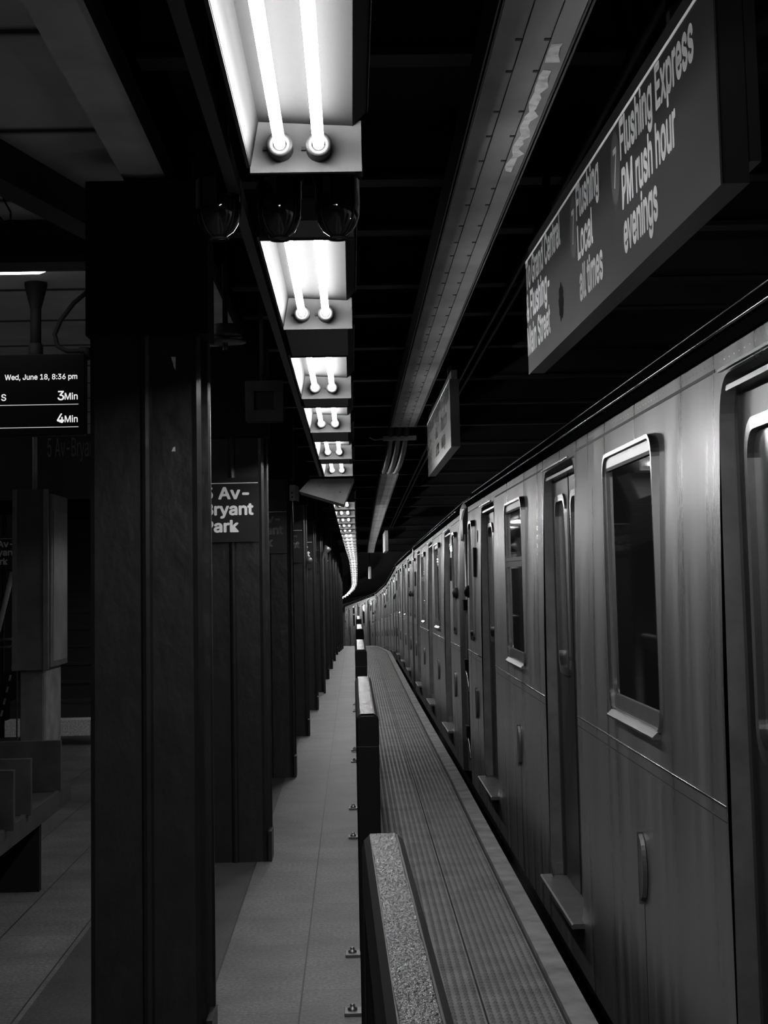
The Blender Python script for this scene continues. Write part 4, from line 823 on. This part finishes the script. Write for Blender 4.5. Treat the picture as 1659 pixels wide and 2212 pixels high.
def car_parts(root):
    wins = []
    gap = [(DOORS[0]+DW, DOORS[1]-DW), (DOORS[1]+DW, DOORS[2]-DW)]
    WZ0, WZ1 = 1.042, 2.097
    for k, (a, b) in enumerate(gap):
        m = (a+b)/2-.06; wins.append((m-.56, m+.56, k == 1))
    cab = [(-6.15, -5.75), (5.75, 6.15)]
    holes = [(c-DW, c+DW, -.02, DT, .13) for c in DOORS]
    holes += [(a+.012, b-.012, WZ0+.012, WZ1-.012, .075) for a, b, _ in wins]
    holes += [(a+.012, b-.012, WZ0+.012, WZ1-.012, .06) for a, b in cab]
    s = MB()
    holed_panel(s, -HL+.05, HL-.05, -.26, 2.27, holes, skin, 0, (0., .94, 1.3, 1.8))
    # door recess: jambs and soffit
    for c in DOORS:
        for y, sg_ in ((c-DW, 1), (c+DW, -1)):
            n = 10; loop = [(skin(-.02), y, -.02), (skin(DT-.13), y, DT-.13)]
            for i in range(1, 9):
                t = i*math.pi/16
                loop.append((skin(DT-.1), y+sg_*.13*(1-math.cos(t)), DT-.13+.13*math.sin(t)))
            loop.append((skin(DT), c, DT))
            vs = loop+[(.12, q[1], q[2]) for q in loop]; m = len(loop)
            s.add(vs, [(i, i+1, m+i+1, m+i) for i in range(m-1)], 1, False)
    # roof, far side, floor and ends
    prof = [(.03, 2.27), (.035, 2.30), (.055, 2.345), (.085, 2.385), (.16, 2.44), (.35, 2.50), (.8, 2.55), (1.32, 2.565), (2.0, 2.54), (2.4, 2.46), (2.56, 2.36), (2.6, 2.2), (2.63, 1.2), (2.63, -.26)]
    vs = [(x, -HL+.05, z) for x, z in prof]+[(x, HL-.05, z) for x, z in prof]; n = len(prof)
    s.add(vs, [(i, i+1, n+i+1, n+i) for i in range(n-1)], 2, True)
    s.add([(.004, -HL+.05, -.26), (2.63, -HL+.05, -.26), (2.63, HL-.05, -.26), (.004, HL-.05, -.26)], [(0, 1, 2, 3)], 2)
    side = [(skin(z), z) for z in (-.26, 0, .94, 1.3, 1.8, 2.27)]
    for y, e in ((-HL+.05, -HL), (HL-.05, HL)):
        loop = side+prof[1:]; m = len(loop)
        inn = [(x+.05 if x < 1.3 else x-.05, z-(.03 if z > 2.3 else 0)) for x, z in loop]
        s.add([(x, y, z) for x, z in loop]+[(x, e, z) for x, z in inn], [(i, (i+1) % m, m+(i+1) % m, m+i) for i in range(m)], 0)
        s.add([(x, e, z) for x, z in inn], [tuple(range(m))], 1)
    # dark shell behind the openings
    s.add([(.125, -HL+.1, -.2), (.125, HL-.1, -.2), (.125, HL-.1, 2.26), (.125, -HL+.1, 2.26)], [(0, 1, 2, 3)], 3)
    s.build('body_shell', ['steel', 'jamb', 'roof', 'rubber'], root)
    # gutter, roof bead, letterboard groove, belt strips
    MB().tube([(-.006, -HL+.05, 2.279), (-.006, HL-.05, 2.279)], .0055, 12).build('gutter', 'chrome', root)
    MB().prism([(-.008, 2.273), (.03, 2.268), (.035, 2.284), (-.004, 2.2835)], -HL+.05, HL-.05).build('gutter_channel', 'roof', root)
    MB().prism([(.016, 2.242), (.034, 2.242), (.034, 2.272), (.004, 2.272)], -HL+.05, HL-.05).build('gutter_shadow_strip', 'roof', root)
    MB().tube([(.072, -HL+.05, 2.374), (.072, HL-.05, 2.374)], .004, 10).build('roof_bead', 'metal', root)
    segs = [(-HL+.06, DOORS[0]-DW-.03)]+[(a+.03, b-.03) for a, b in gap]+[(DOORS[2]+DW+.03, HL-.06)]
    k = MB(); st = MB(); rv = MB()
    for a, b in segs:
        k.box(skin(2.19)-.002, skin(2.19)+.004, a+.02, b-.02, 2.187, 2.197)
        st.tube([(.0005, a-.02, .94), (.0005, b+.02, .94)], .0042, 10)
        st.prism([(-.0012, .896), (.001, .896), (.001, .898), (-.0012, .898)], a-.02, b+.02, 1)
        t = a+.05
        while t < b-.03:
            x = skin(2.22); rv.add([(x, t-.002, 2.215), (x, t+.002, 2.215), (x, t+.002, 2.220), (x, t-.002, 2.220), (x-.0015, t, 2.2175)], [(0, 1, 4), (1, 2, 4), (2, 3, 4), (3, 0, 4)]); t += .055
    for c in DOORS:
        t = c-DW
        while t < c+DW:
            x = skin(2.215); rv.add([(x, t-.0025, 2.208), (x, t+.0025, 2.208), (x, t+.0025, 2.214), (x, t-.0025, 2.214), (x-.0018, t, 2.211)], [(0, 1, 4), (1, 2, 4), (2, 3, 4), (3, 0, 4)]); t += .06
    k.build('letterboard_groove', 'rubber', root)
    st.build('belt_strip', ['chrome', 'rubber'], root)
    rv.build('rivet_row', 'steel', root)
    # windows
    for a, b, sash in wins:
        f = MB(); ring(f, a, b, WZ0, WZ1, .09, .02, -.009, .03, None, 0, .005)
        o = f.build('window', 'chrome', root)
        f2 = MB(); ring(f2, a+.02, b-.02, WZ0+.02, WZ1-.02, .07, .016, .004, .03, .062)
        if sash:
            f2.box(.003, .03, a+.03, b-.03, 1.662, 1.70).box(-.002, .02, a+.03, b-.03, 1.70, 1.722)
        f2.build('sash', 'sash', o)
        MB().box(.002, .02, a+.05, b-.05, WZ1-.062, WZ1-.034).build('header_strip', 'metal', o)
        MB().box(.003, .02, a+.04, b-.04, WZ1-.075, WZ1-.062).build('gasket', 'rubber', o)
        MB().prism([(-.03, WZ0-.008), (.01, WZ0-.008), (.01, WZ0+.026), (-.006, WZ0+.022), (-.03, WZ0+.0)], a+.06, b-.06).build('window_sill', 'chrome', o)
        MB().add([(.012, a+.03, WZ0+.05), (.012, b-.03, WZ0+.05), (.012, b-.03, WZ1-.03), (.012, a+.03, WZ1-.03)], [(0, 3, 2, 1)]).build('pane', 'glass', o)
    for a, b in cab:
        f = MB(); ring(f, a, b, WZ0, WZ1, .07, .03, -.012, .03, .04, 0, .006)
        o = f.build('cab_window', 'chrome', root)
        MB().add([(.02, a+.02, WZ0+.03), (.02, b-.02, WZ0+.03), (.02, b-.02, WZ1-.02), (.02, a+.02, WZ1-.02)], [(0, 3, 2, 1)]).build('pane', 'glass', o)
    # doors
    for c in DOORS:
        for sg_ in (-1, 1):
            a, b = (c-DW+.004, c-.006) if sg_ < 0 else (c+.006, c+DW-.004)
            wa, wb = a+.085, b-.085
            d = MB(); X1 = .078
            holed_panel(d, a, b, -.005, DT-.01, [(wa+.01, wb-.01, 1.10, 2.01, .085)], lambda z: X1)
            yb = a if sg_ < 0 else b                      # raised stile at the outer edge
            ys = (a, a+.035) if sg_ < 0 else (b-.035, b)
            d.box(X1-.012, X1, ys[0], ys[1], -.005, DT-.02)
            dl = d.build('door', 'door_steel', root)
            f = MB(); ring(f, wa, wb, 1.07, 2.04, .11, .042, X1-.012, X1+.02, .05, 0, .008)
            f.build('door_window_frame', 'chrome', dl)
            MB().add([(X1+.008, wa+.02, 1.1), (X1+.008, wb-.02, 1.1), (X1+.008, wb-.02, 2.02), (X1+.008, wa+.02, 2.02)], [(0, 3, 2, 1)]).build('pane', 'door_glass', dl)
            e = c-.006 if sg_ < 0 else c+.006
            MB().box(X1-.004, X1+.02, min(e, e-sg_*.006), max(e, e-sg_*.006), 0, DT-.02).build('door_seal', 'rubber', dl)
            oy = a if sg_ < 0 else b
            MB().box(X1-.003, X1+.02, min(oy, oy+sg_*.014)-.004, max(oy, oy+sg_*.014)+.004, 0, DT-.02).build('edge_seal', 'rubber', dl)
        MB().prism([(-.058, -.035), (.11, -.035), (.11, -.012), (-.05, -.012), (-.058, -.018)], c-DW-.01, c+DW+.01).build('door_sill', 'dull_steel', root)
        h = MB().box(.03, .11, c-DW+.1, c+DW-.06, DT-.045, DT-.03).box(.0, .012, c-DW+.09, c+DW-.09, DT+.004, DT+.012)
        h.build('door_header', 'chrome', root)
        for sg_ in (-1, 1):
            MB().box(.03, .12, c+sg_*(DW-.006)-.008, c+sg_*(DW-.006)+.008, -.01, .045).build('sill_guide', 'metal', root)
    # release handle covers in the middle of each panel
    for a, b in gap+[(DOORS[0]-2.0, DOORS[0]-DW), (DOORS[2]+DW, DOORS[2]+2.)]:
        if not (-HL < a and b < HL): continue
        m = (a+b)/2-.12
        hb = MB(); n = 14; fr = []
        for i in range(n+1):
            t = i/n; fr.append((m-.015-.075*math.sin(math.pi*t)**.55, .413+.24*t))
        vs = [(-.002, y, z) for y, z in fr]+[(-.016, y+.012, z) for y, z in fr]+[(-.016, m, .419), (-.016, m, .647)]
        hb.add(vs, [(i, i+1, n+1+i+1, n+1+i) for i in range(n)], 0, False)
        hb.add([(-.016, y+.012, z) for y, z in fr]+[(-.018, m, .647), (-.018, m, .419)], [tuple(range(n+3))])
        hb.box(-.02, .002, m-.006, m+.006, .40, .66)
        ho = hb.build('handle_cover', 'dull_steel', root)
        MB().box(-.001, .001, m-.002, m+.002, -.24, .40).build('panel_seam', 'rubber', root)
    # striped flag decal beside the second window
    y0 = gap[1][0]+.1; fl = MB()
    for k in range(4):
        x = skin(1.8)-.0012; fl.add([(skin(1.75+.043*k)-.0015, y0, 1.735+.05*k), (skin(1.75+.043*k)-.0015, y0+.4, 1.735+.05*k), (skin(1.77+.05*k)-.0015, y0+.4, 1.76+.05*k), (skin(1.77+.05*k)-.0015, y0, 1.76+.05*k)], [(0, 3, 2, 1)])
    fl.build('striped_decal', 'pale', root)
    # end hardware: porthole, camera dome, dark hatch, door indicator lamp
    for e in (1, -1):
        y = e*5.4
        MB().lathe([(.0005, -.004), (.05, -.004), (.055, .0), (.055, .03)], (skin(1.95), y, 1.94), 20, 0, 'x').build('porthole', 'rubber', root)
        MB().box(-.01, .02, y+.16, y+.24, 1.6, 1.85).build('hatch', 'rubber', root)
        MB().lathe([(.0005, -.05), (.04, -.04), (.055, -.012), (.055, .01)], (0, e*6.3, 1.47), 16, 0, 'x').build('camera_dome', 'rubber', root)
    MB().lathe([(.0005, -.026), (.022, -.022), (.03, .0), (.03, .03)], (skin(1.94), -HL+1.25, 1.94), 14, 0, 'x').build('indicator_lamp', 'lamp', root)
    # rounded corner bonnet at the leading end
    bn = MB().prism([(.03, 1.98), (.03, 2.18), (.06, 2.28), (.13, 2.36), (.3, 2.38), (.3, 1.98)], -HL-.35, -HL+.02, 0, True); bn.build('corner_bonnet', 'door_steel', root, .01)
    MB().box(.5, 2.1, -HL+.4, HL-.4, -.95, -.26).build('underframe', 'black', root)
cars = [8.37, 22.75, 37.1, 51.5, 65.9, 80.2, 94.4]
names = ['silver subway car nearest the camera, cut by the right edge of the photo', 'silver subway car, second one along the train past the dark gap',
         'silver subway car, third one along the train', 'silver subway car, fourth one along the train, a thin sliver', 'silver subway car, fifth one, where the train starts to bend',
         'silver subway car, sixth one, turning left at the end of the platform', 'silver subway car, last one in view beyond the bend']
c0 = None
for i, s in enumerate(cars):
    ca, da = path(s-HL*.9); cb, db = path(s+HL*.9)
    loc = (XT+(ca+cb)/2, s, -(da+db)/2); rz = -math.atan2(cb-ca, 2*HL*.9)
    if c0 is None:
        c0 = thing('subway_car', names[0], 'subway car', loc, rz, 'cars of the silver train'); car_parts(c0)
    else:
        o = dup(c0, loc, rz, names[i]); o.rotation_euler = (math.atan2(da-db, 2*HL*.9), 0, rz)
# safety gate between the first two cars
r = thing('intercar_gate', 'dark folding safety gate with bright chains in the gap between the first two cars', 'gate', (XT+.06, 15.5, 0))
MB().tube([(-.01, 0, -.1), (-.01, 0, 2.0)], .022, 10).build('post', 'dull_steel', r)
for z in (1.33, .77, .15): MB().box(-.06, .04, -.09, .09, z-.05, z+.05).build('bracket', 'black', r)
for z in (.73, .12):
    MB().tube([(-.05, -.05, z), (-.04, -.12, z-.06), (-.035, -.2, z-.15), (-.04, -.26, z-.20)], .010, 8).build('chain', 'metal', r)
for z in (1.9, 1.2): MB().box(.0, .03, -.45, .5, z, z+.02).build('gate_bar', 'black', r)
# rails, cable under the platform edge
for x in (1.55, 2.98):
    o = MB().ext([(x-.035, -1.02), (x+.035, -1.02), (x+.035, -1.15), (x-.035, -1.15)], -3, 100, 0, 2).build('running_rail', 'dull_steel')
    tag(o, 'steel running rail below the train, the one nearer the platform' if x < 2 else 'steel running rail below the train, the one farther from the platform', 'rail')
S = steps(1, 30, 1)
tag(MB().tube([wp(.90, t, -.28+.012*math.sin(t*2.1)) for t in S], .012, 8).build('edge_cable', 'dull_steel'), 'thin cable running in the dark gap below the platform edge', 'cable')
